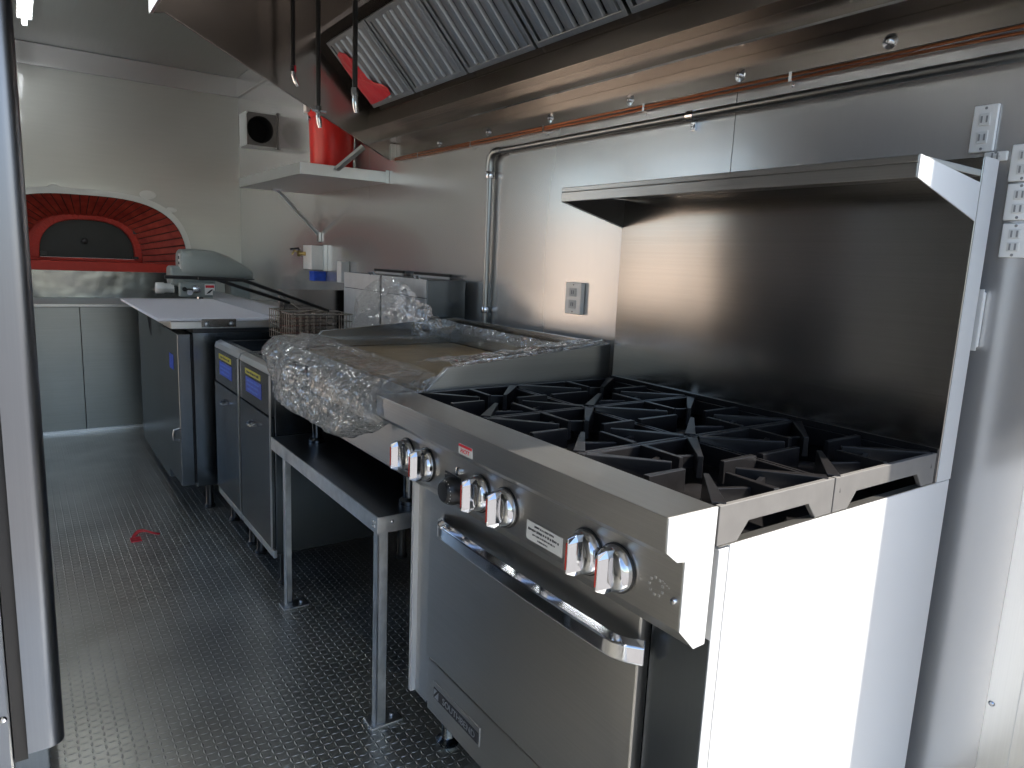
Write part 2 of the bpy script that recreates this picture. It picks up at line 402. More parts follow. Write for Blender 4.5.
for i in range(48):
    ta, tb = .02+(PI-.04)*i/48, .02+(PI-.04)*(i+1)/48
    q = [(sup(.390, .410, ta), YB+.210), (sup(.672, .542, ta), YB+.0), (sup(.672, .542, tb), YB+.0), (sup(.390, .410, tb), YB+.210)]
    fr_ = [bm.verts.new((p[0], yy_, p[1])) for p, yy_ in q]; bk_ = [bm.verts.new((p[0], YB+.234, p[1])) for p, yy_ in q]
    bm.faces.new(fr_); bm.faces.new(bk_[::-1])
    for a_ in range(4): bm.faces.new((fr_[a_], fr_[(a_+1) % 4], bk_[(a_+1) % 4], bk_[a_]))
bmesh.ops.recalc_face_normals(bm, faces=bm.faces[:]); obj('mortar_bed', bm, 'mortar', ov)
# recessed red front with the door opening
bm = B(); DX, DZ = .472, 1.14
def darch(a, b, t, n=2.6):
    c, s = math.cos(t), math.sin(t); return (DX+a*math.copysign(abs(c)**(2/n), c), DZ+b*abs(s)**(2/n))
for i in range(40):
    ta, tb = PI*i/40, PI*(i+1)/40
    p, q = darch(.312, .283, ta), darch(.312, .283, tb)
    z = OZ+.47
    if p[0]-q[0] > 1e-5: prism(bm, 'y', [q, p, (p[0], z), (q[0], z)], YB+.23, YB+.28)
box(bm, OX-.56, DX-.312, YB+.23, YB+.28, OZ, OZ+.47); box(bm, DX+.312, OX+.56, YB+.23, YB+.28, OZ, OZ+.47)
obj('recessed_front', bm, 'redpaint', ov)
bm = B()   # raised red band round the door
for i in range(32):
    ta, tb = PI*i/32, PI*(i+1)/32
    prism(bm, 'y', [darch(.315, .286, ta), darch(.36, .335, ta), darch(.36, .335, tb), darch(.315, .286, tb)], YB+.205, YB+.235)
obj('door_surround', bm, 'redpaint', ov, bevel=.003)
bm = B(); prism(bm, 'y', [darch(.322, .293, PI*i/32) for i in range(33)], YB+.281, YB+.29)
dr = obj('door', bm, 'ovend', ov, bevel=.002)
bm = B()
for i in range(32):
    ta, tb = PI*i/32, PI*(i+1)/32
    prism(bm, 'y', [darch(.288, .26, ta), darch(.306, .277, ta), darch(.306, .277, tb), darch(.288, .26, tb)], YB+.228, YB+.237)
box(bm, DX-.30, DX+.30, YB+.228, YB+.237, DZ, DZ+.018)
#obj('door_rim', bm, 'ovend', dr)
bm = B(); tube(bm, [(.45, YB+.281, 1.266), (.45, YB+.195, 1.266)], .007); lathe(bm, [(.004, -.0), (.02, -.004), (.022, -.014), (.012, -.022)], (.45, YB+.20, 1.266), 'y', 18); obj('handle', bm, 'black', dr, smooth=True)
bm = boxes((.775, .80, YB+.19, YB+.215, 1.335, 1.365), (.765, .805, YB+.19, YB+.215, 1.143, 1.163), (.165, .205, YB+.20, YB+.225, 1.15, 1.18)); each('latch', bm, 'black', ov, bevel=.002)
obj('sill', boxes((OX-.66, 1.0, YB-.03, YB+.24, 1.052, 1.118), (OX-.56, OX+.56, YB+.24, YB+.32, 1.052, 1.139)), 'redpaint', ov, bevel=.005)
obj('splash_panel', boxes((XL+.002, 1.20, YB-.006, YB-.0005, .857, 1.050)), 'hammered', ov)

cb = thing('base_cabinet', 'stainless base cabinet with ledge below the brick pizza oven', 'cabinet', (.3, 5.75, 0))
each('body', boxes((XL+.002, .335, 5.432, YB-.002, .0, .835), (.339, W-.003, 5.432, YB-.002, .0, .835)), 'cabin', cb, bevel=.001)
obj('ledge', boxes((XL+.002, W-.003, 5.42, YB-.007, .836, .857)), 'steelx', cb, bevel=.003)
obj('toe_strip', boxes((XL+.002, W-.003, 5.415, 5.431, .0, .018)), 'alu', cb)

# ================================================================== FRIDGE at the left (seen edge-on)
fr = thing('refrigerator', 'tall stainless refrigerator seen side-on at the left edge, with rounded door edge', 'refrigerator', (-.43, 1.98, 0))
obj('body', boxes((-.80, -.062, 1.615, 2.33, .14, 2.08)), 'post', fr, bevel=.006)
d = [(-.038, 1.602)]
dpts = [(-.038, 1.60)] + [(-.0035+.030*math.sin(a), 1.630-.030*math.cos(a)) for a in [PI/2*i/8 for i in range(9)]] + [(.0265, 2.33), (-.038, 2.33)]
bm = B(); prism(bm, 'z', dpts, .218, 2.07); obj('door', bm, 'post', fr, smooth=True)
obj('door_gasket', boxes((-.061, -.0385, 1.612, 2.325, .20, 2.07)), 'rubber', fr)
obj('kick_grille', boxes((-.75, -.002, 1.64, 2.32, .13, .195)), 'dark', fr, bevel=.003)
for fx, fy in ((-.74, 1.68), (-.06, 1.68), (-.74, 2.27), (-.06, 2.27)):
    bm = B(); lathe(bm, [(.026, 0), (.026, .012), (.016, .018), (.016, .135)], (fx, fy, 0), 'z', 16); obj('foot', bm, 'dark', fr, smooth=True)
bm = B()
for z in (.30, .52, .74, .96, 1.18): lathe(bm, [(.001, -.004), (.005, -.003), (.007, 0)], (-.075, 1.614, z), 'y', 12)
each('rivet', bm, 'chrome', fr, smooth=True)

# ================================================================== RANGE
Y0, Y1 = .597, 1.511
rg = thing('gas_range', 'six-burner stainless gas range with oven, chrome knobs and tall backguard', 'range', (1.10, 1.054, 0))
# front rail and control panel as one bent sheet profile, with end faces
prof = [(.679, .930), (.6805, .881), (.702, .864), (.7185, .861), (.7195, .758), (.752, .724), (.775, .725), (.777, .9295)]
bm = B(); prism(bm, 'y', prof, Y0, Y1); obj('control_panel', bm, 'steel', rg, bevel=.0012)
obj('panel_end_cap', prism(B(), 'y', prof, Y0-.0022, Y0-.0002), 'side', rg)
# body
BYa, BYb = Y0+.004, Y1-.002
obj('front_post', boxes((.7915, .8125, Y0, Y0+.03, .14, .862)), 'side', rg, bevel=.001)
obj('side_panel', boxes((.8150, 1.482, Y0, Y0+.014, .14, .866)), 'side', rg, bevel=.001)
obj('side_panel', boxes((.777, 1.482, Y1-.014, Y1, .14, .866)), 'side', rg, bevel=.001)
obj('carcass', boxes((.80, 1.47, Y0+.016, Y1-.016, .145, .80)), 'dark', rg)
obj('stile', boxes((.790, .80, 1.424, Y1-.001, .139, .723)), 'steel', rg, bevel=.001)
obj('stile', boxes((.790, .80, Y0+.001, .708, .139, .723)), 'dark', rg, bevel=.001)
od = obj('oven_door', boxes((.772, .798, .716, 1.411, .292, .722)), 'steel', rg, bevel=.003)
kp = obj('kick_panel', boxes((.780, .798, .716, 1.414, .142, .280)), 'steel', rg, bevel=.003)
# towel-bar handle: flat bowed strip with turned-in ends
def sweep_rect(bm, pts, hz, th):
    pts = [Vector(p) for p in pts]; rings = []
    for i, p in enumerate(pts):
        d = (pts[min(i+1, len(pts)-1)]-pts[max(i-1, 0)]).normalized(); s = d.cross(Vector((0, 0, 1))).normalized()
        ring = []
        for (a, b) in ((-1, -.55), (-.75, -1), (.75, -1), (1, -.55), (.6, .9), (-.6, .9)):
            ring.append(bm.verts.new(p+Vector((0, 0, a*hz))+s*(b*th)))
        rings.append(ring)
    for a, b in zip(rings, rings[1:]):
        for k in range(6): bm.faces.new((a[k], a[(k+1) % 6], b[(k+1) % 6], b[k]))
    bm.faces.new(rings[0]); bm.faces.new(rings[-1]); bmesh.ops.recalc_face_normals(bm, faces=bm.faces[:])
hp = []
for i in range(33):
    u = i/32; y = 1.340-(1.340-.700)*u
    e = min(u, 1-u); x = .743 + (.026*(1-min(1, e/.07))**1.6) - .006*math.sin(PI*u)
    hp.append((x, y, .655))
bm = B(); sweep_rect(bm, hp, .0235, .009); obj('handle', bm, 'chrome', od, smooth=True, bevel=.002)
# name plate
obj('name_plate', boxes((.7775, .781, 1.168, 1.379, .189, .236)), 'steel', kp, bevel=.0015)
npb = obj('name_plate_field', boxes((.7765, .778, 1.172, 1.375, .194, .2215)), 'ink', kp)
text('name_plate_lettering', 'SOUTHBEND', .0235, (.7762, 1.258, .2075), 'alu', kp, sx=1.06)
bm = B(); prism(bm, 'x', [(1.370, .197), (1.351, .197), (1.351, .218)], .7755, .7765); prism(bm, 'x', [(1.372, .203), (1.358, .219), (1.372, .219)], .7755, .7765); obj('name_plate_emblem', bm, 'alu', kp)
for y in (1.421, .711):
    bm = B(); lathe(bm, [(.001, -.008), (.005, -.006), (.006, 0)], (.790, y, .150), 'x', 12); obj('bolt', bm, 'chrome', rg, smooth=True)
# knobs
def knob(y, z, name='knob', par=rg):
    bm = B(); lathe(bm, [(.036, 0), (.0365, -.006), (.034, -.014), (.030, -.019), (.024, -.021), (.001, -.0215)], (.719, y, z), 'x', 36)
    k = obj(name, bm, 'chrome', par, smooth=True)
    bm = B(); vs = []   # upright wedge grip with a narrow ridge
    for gx, gy, gz in ((.704, .0115, .0335), (.690, .0092, .0345), (.676, .0020, .0290)):
        vs.append([bm.verts.new((gx, y+a*gy, z+b*gz)) for a, b in ((-1, -.7), (-.5, -1), (.5, -1), (1, -.7), (1, .7), (.5, 1), (-.5, 1), (-1, .7))])
    for p_, q_ in zip(vs, vs[1:]):
        for k_ in range(8): bm.faces.new((p_[k_], p_[(k_+1) % 8], q_[(k_+1) % 8], q_[k_]))
    bm.faces.new(vs[0]); bm.faces.new(vs[-1]); bmesh.ops.recalc_face_normals(bm, faces=bm.faces[:])
    obj('grip', bm, 'chrome', k, bevel=.001)
    bm = B(); prism(bm, 'y', [(.7175, z+.035), (.7035, z+.0335), (.7035, z+.020), (.7175, z+.020)], y-.0014, y+.0014)
    box(bm, .6750, .6766, y+.0004, y+.0022, z-.022, z+.022); each('pointer_line', bm, 'redpaint', k)
    bm = B(); lathe(bm, [(.0385, -.0005), (.0385, -.003), (.037, -.004)], (.719, y, z), 'x', 36); obj('bezel', bm, 'black', k, smooth=True)
    return k
kn = [knob(y, .803) for y in (1.424, 1.330, 1.110, 1.020, .791, .722)]
# thermostat: black dial on a black square plate
obj('thermostat_plate', boxes((.7165, .7195, 1.182, 1.246, .757, .812)), 'black', rg)
bm = B(); lathe(bm, [(.030, -.003), (.030, -.012), (.026, -.024), (.020, -.030), (.001, -.031)], (.719, 1.206, .781), 'x', 30); th = obj('thermostat_dial', bm, 'black', rg, smooth=True)
bm = B()
for i in range(20):
    a = 2*PI*i/20; lathe(bm, [(.0009, -.0215), (.0012, -.0255)], (.719, 1.206+.0245*math.cos(a), .781+.0245*math.sin(a)), 'x', 6)
obj('dial_marks', bm, 'label', th)
bm = B(); lathe(bm, [(.009, 0), (.009, -.006), (.004, -.008)], (.719, 1.190, .826), 'x', 16); obj('pilot_light', bm, 'chrome', rg, smooth=True)
# stickers
st = obj('warning_label', boxes((.7180, .7192, .853, .953, .768, .802)), 'label', rg)
for i, (a, b, z, h) in enumerate(((.875, .930, .7965, .0040), (.858, .948, .7885, .0052), (.872, .935, .7805, .0034), (.890, .920, .7735, .0034))):
    print_marks(.7178, a, b, z, h, 'ink', st, i)
rl = obj('hot_surface_label', boxes((.6795, .6806, 1.082, 1.132, .884, .904)), 'label', rg)
obj('label_band', boxes((.6788, .6794, 1.083, 1.131, .8985, .9035)), 'redp', rl)
text('label_print', 'HOT', .011, (.6790, 1.107, .891), 'redp', rl, sx=1.4)
# scratched round emblem
bm = B()
for i in range(9):
    a = 2*PI*i/9; box(bm, .7178, .7190, .643+.013*math.cos(a)-.0018, .643+.013*math.cos(a)+.0018, .806+.013*math.sin(a)-.0018, .806+.013*math.sin(a)+.0018)
for i in range(4): box(bm, .7178, .7190, .618+.004*i, .6205+.004*i, .812+.002*i, .8135+.002*i)
obj('certification_mark', bm, 'alu', rg)
bm = B(); lathe(bm, [(.001, -.006), (.004, -.005), (.0055, 0)], (.719, .608, .799), 'x', 12); obj('bolt', bm, 'chrome', rg, smooth=True)
bm = B(); lathe(bm, [(.001, -.006), (.004, -.005), (.0055, 0)], (.719, 1.500, .799), 'x', 12); obj('bolt', bm, 'chrome', rg, smooth=True)
# cooktop well
obj('top_tray', boxes((.778, 1.424, Y0+.016, Y1-.016, .802, .815), (.778, .784, Y0+.016, Y1-.016, .815, .905), (1.416, 1.4245, Y0+.001, Y1-.001, .80, .935), (.785, 1.416, Y1-.014, Y1-.003, .815, .90)), 'iron', rg)
# burners
GX = [(.7855, 1.0705), (1.0735, 1.4155)]; GY = [(Y0+.001+i*.3045, Y0+.001+(i+1)*.3045-.003) for i in range(3)]
for (xa, xb) in GX:
    for (ya, yb) in GY:
        cx, cy = (xa+xb)/2, (ya+yb)/2
        bm = B(); lathe(bm, [(.030, .815), (.030, .850), (.052, .858), (.055, .868), (.048, .872)], (cx, cy, 0), 'z', 30); bu = obj('burner', bm, 'iron', rg, smooth=True)
        bm = B(); lathe(bm, [(.040, .873), (.041, .880), (.034, .885), (.012, .887)], (cx, cy, 0), 'z', 30); obj('burner_cap', bm, 'iron', bu, smooth=True)
# grates
def wedge(bm, p0, p1, w0, w1, zt, h0, h1, dz=0.):
    """tapering finger from p0 (frame) to p1 (tip)"""
    p0, p1 = Vector((*p0, 0)), Vector((*p1, 0)); d = (p1-p0).normalized(); s = Vector((-d.y, d.x, 0))
    vs = []
    for p, w, h in ((p0, w0, h0), (p1, w1, h1)):
        for sg in (-1, 1):
            for z in (zt, zt-h): vs.append(bm.verts.new((p.x+s.x*sg*w*(1 if z == zt else 1.25), p.y+s.y*sg*w*(1 if z == zt else 1.25), z)))
    for f in ((0, 1, 3, 2), (4, 6, 7, 5), (0, 4, 5, 1), (2, 3, 7, 6), (0, 2, 6, 4), (1, 5, 7, 3)): bm.faces.new([vs[i] for i in f])
for (xa, xb) in GX:
    for gi, (ya, yb) in enumerate(GY):
        cx, cy = (xa+xb)/2, (ya+yb)/2; zt = .9275
        bm = B()
        # side bars with the arched cut-out below, on the two ends; plain lower bars front and back
        def barprof(a, b): return [(a, .868), (a+.045, .868), (a+.068, .895), (b-.068, .895), (b-.045, .868), (b, .868), (b, zt), (a, zt)]
        if gi: prism(bm, 'y', barprof(xa, xb), ya, ya+.009)
        prism(bm, 'y', barprof(xa, xb), yb-.009, yb)
        prism(bm, 'x', [(ya+.009, .885), (yb-.009, .885), (yb-.009, zt-.006), (ya+.009, zt-.006)], xa, xa+.008); prism(bm, 'x', [(ya+.009, .885), (yb-.009, .885), (yb-.009, zt-.006), (ya+.009, zt-.006)], xb-.008, xb)
        g = obj('grate', bm, 'iron', rg, bevel=.0012)
        if gi == 0: obj('sunlit_end_bar', prism(B(), 'y', barprof(xa, xb), ya, ya+.0088), 'frame', g, bevel=.001)  # near bar is the same iron; sunlight is put into its paler grey
        bm = B()
        r0 = .040
        for k in range(8):
            a = PI/4*k; dx, dy = math.cos(a), math.sin(a)
            hx, hy = (xb-xa)/2-.008, (yb-ya)/2-.009
            if k % 2: e = (cx+math.copysign(hx, dx), cy+math.copysign(hy, dy)); w = .0105; tip = (cx+dx*.052, cy+dy*.052)
            else: e = (cx+dx*hx, cy+dy*hy); w = .0065; tip = (cx+dx*.048, cy+dy*.048)
            wedge(bm, e, tip, w, .0045, zt+.002, .030, .040)
        # bars joining neighbouring fingers into the wedge-shaped webs
        for k in range(8):
            a0, a1 = PI/4*k, PI/4*(k+1)
            q0 = (cx+.098*math.cos(a0), cy+.098*math.sin(a0)); q1 = (cx+.098*math.cos(a1), cy+.098*math.sin(a1))
            if k in (1, 2, 5, 6): wedge(bm, q0, q1, .0045, .0045, zt-.008, .022, .022)
        obj('finger_star', bm, 'iron', g, bevel=.001)
# drip strip under the near grates
obj('top_ledge', boxes((.79, 1.424, Y0+.0005, Y0+.016, .8662, .8675)), 'steelx', rg)
# backguard with high shelf
obj('backguard', boxes((1.425, 1.482, Y0, Y1, .868, 1.470)), 'back', rg, bevel=.0015)
obj('backguard_stile', boxes((1.4262, 1.4822, Y0-.0012, Y0-.0001, .868, 1.4705)), 'side', rg)
sh = obj('high_shelf', boxes((1.201, 1.425, Y0+.002, Y1+.002, 1.436, 1.448), (1.201, 1.206, Y0+.002, Y1+.002, 1.412, 1.436)), 'steel', rg, bevel=.0015)
for y in (Y0, Y1-.001):
    bm = B(); prism(bm, 'y', [(1.2012, 1.4485), (1.2012, 1.412), (1.4246, 1.358), (1.4246, 1.425)], y, y+.0025); obj('shelf_gusset', bm, 'side', rg)
bm = B(); prism(bm, 'y', [(1.207, 1.435), (1.4246, 1.435), (1.4246, 1.36), (1.207, 1.413)], Y1-.005, Y1-.002); obj('shelf_web', bm, 'black', rg)
for fx, fy in ((.86, 1.44), (.86, .67), (1.40, 1.44), (1.40, .67)):
    bm = B(); lathe(bm, [(.030, 0), (.032, .008), (.020, .016), (.017, .02), (.017, .146)], (fx, fy, 0), 'z', 20); obj('leg', bm, 'dark', rg, smooth=True)

# ================================================================== EQUIPMENT STAND
es = thing('equipment_stand', 'low galvanized steel equipment stand between range and fryers', 'table', (1.05, 2.05, 0))
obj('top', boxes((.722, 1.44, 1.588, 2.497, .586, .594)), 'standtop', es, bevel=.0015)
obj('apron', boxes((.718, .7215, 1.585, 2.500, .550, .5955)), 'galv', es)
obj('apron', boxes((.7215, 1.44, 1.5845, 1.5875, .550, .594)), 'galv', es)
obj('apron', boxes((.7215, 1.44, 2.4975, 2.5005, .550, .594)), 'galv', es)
for lx, ly, sx, sy in ((.7225, 1.5885, 1, 1), (.7225, 2.385, 1, -1), (1.437, 1.5885, -1, 1), (1.437, 2.385, -1, -1)):
    a, b = sorted((lx, lx+sx*.028)); c, d = sorted((ly, ly+sy*.028))
    e, f = sorted((lx, lx+sx*.004)); g, h = sorted((ly, ly+sy*.004))
    lg = obj('leg', boxes((a, b, g, h, .006, .585), (e, f, c, d, .006, .585)), 'galv', es, bevel=.0008)
    bm = B(); ex, ey = lx+sx*.03, ly+sy*.02
    box(bm, ex-.045, ex+.045, ey-.03, ey+.03, 0, .006); lathe(bm, [(.006, .006), (.006, .012), (.002, .013)], (ex+sx*.024, ey, 0), 'z', 8); obj('foot_plate', bm, 'galv', lg, bevel=.001)
bm = B()
for y in (1.602, 1.612):
    for z in (.578, .565): lathe(bm, [(.001, -.003), (.003, -.002), (.004, 0)], (.718, y, z), 'x', 10)
each('rivet', bm, 'chrome', es, smooth=True)
bm = B(); lathe(bm, [(.001, -.003), (.004, -.002), (.005, 0)], (.760, 1.5845, .578), 'y', 10); each('rivet', bm, 'chrome', es, smooth=True)

# ================================================================== GRIDDLE
gd = thing('countertop_griddle', 'countertop griddle with brown plate and steel splash guards under plastic film', 'griddle', (1.1, 2.0, .594))
obj('body', boxes((.825, 1.43, 1.60, 2.42, .67, .895)), 'steel', gd, bevel=.004)
obj('griddle_plate', boxes((.835, 1.42, 1.575, 2.43, .897, .921)), 'griddle', gd, bevel=.003)
obj('front_rail', boxes((.765, .834, 1.560, 2.445, .885, .912)), 'steel', gd, bevel=.005)
gp = [(1.442, .90), (1.442, 1.022), (.889, .978), (.829, .924), (.829, .90)]
bm = B(); prism(bm, 'y', gp, 1.545, 1.560); obj('side_splash', bm, 'steelx', gd, bevel=.001)
bm = B(); prism(bm, 'y', gp, 2.444, 2.459); obj('side_splash', bm, 'back', gd, bevel=.001)
obj('rear_splash', boxes((1.430, 1.445, 1.5605, 2.4435, .895, 1.022)), 'back', gd, bevel=.001)
for fx, fy in ((.84, 1.65), (.84, 2.37), (1.38, 1.65), (1.38, 2.37)):
    bm = B(); lathe(bm, [(.028, .5945), (.028, .605), (.016, .612), (.016, .672)], (fx, fy, 0), 'z', 18); obj('leg', bm, 'dark', gd, smooth=True)

# ---------------------------------------------------------------- plastic film
def fbm(p, s, o=3): return noise.fractal(Vector(p)*s, .9, 2.0, o)
bm = B()
def lerp(a, b, t): return a+(b-a)*t
def film_grid(f, nu, nv):
    g = [[bm.verts.new(f(u/nu, v/nv)) for v in range(nv+1)] for u in range(nu+1)]
    for i in range(nu):
        for j in range(nv): bm.faces.new((g[i][j], g[i+1][j], g[i+1][j+1], g[i][j+1]))
def interp(tab, t):
    for (a, va), (b, vb) in zip(tab, tab[1:]):
        if t <= b: 
            k = (t-a)/(b-a); k = k*k*(3-2*k)*.5+k*.5
            return [lerp(p, q, k) for p, q in zip(va, vb)]
    return tab[-1][1]
def bag(u, v):
    # u along the truck (near -> far), v from the back edge over the top and down the bulging front
    y = lerp(1.520, 2.462, u)
    e = max(0., (u-.72)/.28)      # the far end tucks up
    n_ = max(0., (.28-u)/.28)
    drop = .155*(1-e**2.2)*(1-.52*n_**1.5)
    tab = [(0, (1.40, 1.0)), (.06, (1.37, .940)), (.42, (.93, .938)), (.50, (.80, .965)), (.56, (.70, .962)), (.66, (.650-.0*e, .915)), (.78, (.655+.03*e, .955-drop-.02)), (.88, (.70, .925-drop-.01)), (1.0, (.78, .955-drop))]
    x, z = interp(tab, v)
    x += .075*e**3*max(0, (v-.42)/.58)
    if v < .5: z += .020*math.sin(PI*u)*(v) + .035*max(0, u-.75)
    amp = .003 + .008*max(0, min(1, (v-.38)/.2))
    q = (x*1.1, y, z*1.2)
    dn = fbm(q, 5)*.5+fbm(q, 34, 4)*.55
    k = abs(fbm((x+3, y*.6+5, z), 9, 2))
    x += amp*(dn-.5*k)*1.0; z += amp*(fbm((x+7, y, z), 9, 4))*.9+.004; y += amp*.8*fbm((x, y+9, z), 8)
    if v < .42 and z < .926: z = .926
    if x > .80 and y < 1.568: y = lerp(y, 1.568, min(1, (x-.80)/.03))
    return (x, y, z)
film_grid(bag, 110, 130)
def endcap(u, v):  # gathered far end hanging down
    a = lerp(.42, 1.0, u); p = Vector(bag(1.0, a)); c = Vector((.80, 2.478, .90))
    q = p.lerp(c, v*.9); q.y += .02*math.sin(PI*v)+.006*fbm((q.x, q.y, q.z), 20); return q
film_grid(endcap, 40, 10)
def nearcap(u, v):
    a = lerp(.46, .97, u); p = Vector(bag(0.0, a)); c = Vector((.835, 1.535, .90))
    q = p.lerp(c, v); q.y += .012*math.sin(PI*v)+.005*fbm((q.x, q.y, q.z), 26); q.y = max(q.y, 1.5185); return q
film_grid(nearcap, 50, 16)
def flap(u, v):    # sheet standing up behind, leaning on the fryer flues
    y = lerp(2.20, 3.02, v)-.10*math.sin(PI*u)*.3
    hz = (.06+.155*math.sin(PI*min(1, .12+.95*(1-v)))**1.3) if v < .98 else .04
    x = lerp(1.36, 1.285, u)-.30*v*(1-u)*1.0-.04*v
    z = .955+hz*u+.0*v
    n = fbm((x, y, z), 14, 4)
    return (x+.016*n, lerp(y, 2.43+.02*n, .80*(1-u)), z+.010*n)
film_grid(flap, 36, 50)
def rsheet(u, v):  # sheet drawn over the near side guard towards the range
    x = lerp(.905, 1.425, u); zt = lerp(.98, 1.024, u)
    wv = lerp(0, 1, v)
    y = lerp(1.76-.08*u, 1.538, wv); z = lerp(.958+.05*u, zt+.004, min(1, wv*1.12))
    if wv > .93: y = lerp(1.56, 1.538, (wv-.93)/.07); z = zt+.004-.006*(wv-.93)/.07
    n = fbm((x, y, z), 13, 4); k = 1 if wv < .9 else .3
    return (x, y+.004*n*k, z+.013*(abs(n)+.15)*k)
film_grid(rsheet, 60, 40)
def tail(u, v):    # twisted band of film hanging off the guard corner
    x = lerp(1.02, .815, u); y = 1.585-.045*u; z = lerp(.985, .935, u)
    return (x+.028*(v-.5), y+.028*(v-.5), z+.010*math.sin(v*7+u*3)+.008*(1-abs(2*v-1)))
film_grid(tail, 24, 8)
fl = obj('plastic_wrap', bm, 'film', smooth=True)
tag(fl, 'crumpled clear plastic wrap bagging the griddle and hanging over its front', 'plastic wrap')
for p in fl.data.polygons: p.use_smooth = True
ca = fl.data.attributes.new('crinkle', 'FLOAT', 'POINT')
def crk(p):
    a = max(0, min(1, (.90-p.x)/.10)); b = max(0, min(1, (p.z-.968)/.02)); c = max(0, min(1, (p.y-2.36)/.08))
    return max(a, b, c)
for i_, v_ in enumerate(fl.data.vertices): ca.data[i_].value = crk(v_.co+fl.location)

# ================================================================== FRYERS
def fryer(name, y0, y1, label):
    t = thing(name, label, 'fryer', (1.1, (y0+y1)/2, 0), 'floor fryers')
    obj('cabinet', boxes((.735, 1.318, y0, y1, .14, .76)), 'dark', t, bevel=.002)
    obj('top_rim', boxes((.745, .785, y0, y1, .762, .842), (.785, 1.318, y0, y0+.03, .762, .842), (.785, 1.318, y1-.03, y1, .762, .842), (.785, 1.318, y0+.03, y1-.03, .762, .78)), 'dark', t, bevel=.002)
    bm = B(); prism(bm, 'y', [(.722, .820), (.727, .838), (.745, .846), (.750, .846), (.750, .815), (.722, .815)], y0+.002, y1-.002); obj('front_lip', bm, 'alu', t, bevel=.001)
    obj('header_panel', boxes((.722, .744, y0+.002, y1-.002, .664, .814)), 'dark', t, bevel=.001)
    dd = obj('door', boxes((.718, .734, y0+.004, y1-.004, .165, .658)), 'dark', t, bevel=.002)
    hy = (y0+y1)/2
    bm = B(); tube(bm, [(.718, hy-.038, .600), (.700, hy-.028, .595), (.696, hy, .593), (.700, hy+.028, .595), (.718, hy+.038, .600)], .0055, 8); obj('handle', bm, 'chrome', dd, smooth=True)
    obj('edge_strip', boxes((.716, .7215, y0, y0+.006, .165, .815)), 'alu', t)
    obj('toe_rail', boxes((.724, .738, y0, y1, .128, .158)), 'galv', t, bevel=.002)
    obj('yellow_label', boxes((.7205, .7222, y0+.13, y1-.085, .774, .796)), 'yellow', t)
    lb = obj('blue_label', boxes((.7205, .7222, y0+.12, y1-.09, .705, .764)), 'blue', t)
    print_marks(.7203, y0+.15, y1-.105, .785, .010, 'ink', t, 5)
    for q in range(3): print_marks(.7203, y0+.14+.01*q, y1-.11, .752-.017*q, .009, 'paleblue', lb, 6+q)
    bm = B(); box(bm, 1.325, 1.50, y0-.026, y1-.034, .60, 1.165); fb = obj('flue_box', bm, 'dark', t, bevel=.002)
    each('flue_front', boxes((1.319, 1.3245, y0-.024, y1-.036, .85, 1.092), (1.319, 1.3245, y0-.024, y1-.036, 1.095, 1.166)), 'matte', fb, bevel=.001)
    obj('vent_support', boxes((1.492, 1.498, y0+.10, y1-.02, 1.1655, 1.175)), 'matte', fb)
    bm = boxes((1.488, 1.500, y0+.09, y1-.01, 1.1755, 1.187)); obj('flue_vent', bm, 'black', fb)
    bm = B(); tube(bm, [(1.322, y0+.03, 1.165), (1.312, y0+.03, 1.178), (1.312, y0+.07, 1.178), (1.322, y0+.07, 1.165)], .004, 8); obj('basket_hook', bm, 'chrome', fb, smooth=True)
    for fx in (.78, 1.27):
        for fy in (y0+.05, y1-.05):
            bm = B(); lathe(bm, [(.024, 0), (.026, .01), (.018, .02), (.018, .142)], (fx, fy, 0), 'z', 16); obj('leg', bm, 'black', t, smooth=True)
    bm = B(); box(bm, .80, 1.31, y0+.032, y1-.032, .781, .788); obj('oil_vat', bm, 'iron', t)
    return t
f1 = fryer('floor_fryer', 2.508, 2.930, 'nearer floor fryer, its corner touching the plastic-wrapped griddle, with warning labels')
f2 = fryer('floor_fryer', 2.944, 3.366, 'farther floor fryer beside the prep table, holding the black-handled baskets')
# baskets
def basket(y, hand, label):
    t = thing('fryer_basket', label, 'basket', (1.04, y, .85), 'wire fryer baskets')
    x0, x1, w, zb, zt = .955, 1.215, .078, .862, .990
    bm = B(); n = 0
    def wire(a, b, r=.0017): tube(bm, [a, b], r, 4, False)
    k = 0
    for i in range(10):
        x = lerp(x0, x1, i/9); wire((x, y-w, zb), (x, y-w, zt)); wire((x, y+w, zb), (x, y+w, zt)); wire((x, y-w, zb), (x, y+w, zb))
    for i in range(6):
        yy = lerp(y-w, y+w, i/5); wire((x0, yy, zb), (x1, yy, zb)); wire((x0, yy, zb), (x0, yy, zt)); wire((x1, yy, zb), (x1, yy, zt))
    for i in range(5):
        z = lerp(zb, zt, i/4)
        for a, b in (((x0, y-w, z), (x1, y-w, z)), ((x0, y+w, z), (x1, y+w, z)), ((x0, y-w, z), (x0, y+w, z)), ((x1, y-w, z), (x1, y+w, z))): wire(a, b)
    obj('basket_mesh', bm, 'wire', t)
    bm = B(); tube(bm, [(x0, y-w, zt), (x1, y-w, zt), (x1, y+w, zt), (x0, y+w, zt), (x0, y-w, zt+.0005)], .004, 8, False); obj('rim', bm, 'wire', t, smooth=True)
    bm = B(); tube(bm, [(x0+.11, y-.02, zt)]+[hand[-1]], .004, 8); tube(bm, [(x0+.05, y+.02, zt)]+[lerp3(hand[-1], hand[-2], .1)], .004, 8); each('handle_bracket', bm, 'wire', t, smooth=True)
    bm = B(); tube(bm, hand, .0075, 8); obj('handle', bm, 'black', t, smooth=True)
def lerp3(a, b, t): return tuple(lerp(p, q, t) for p, q in zip(a, b))
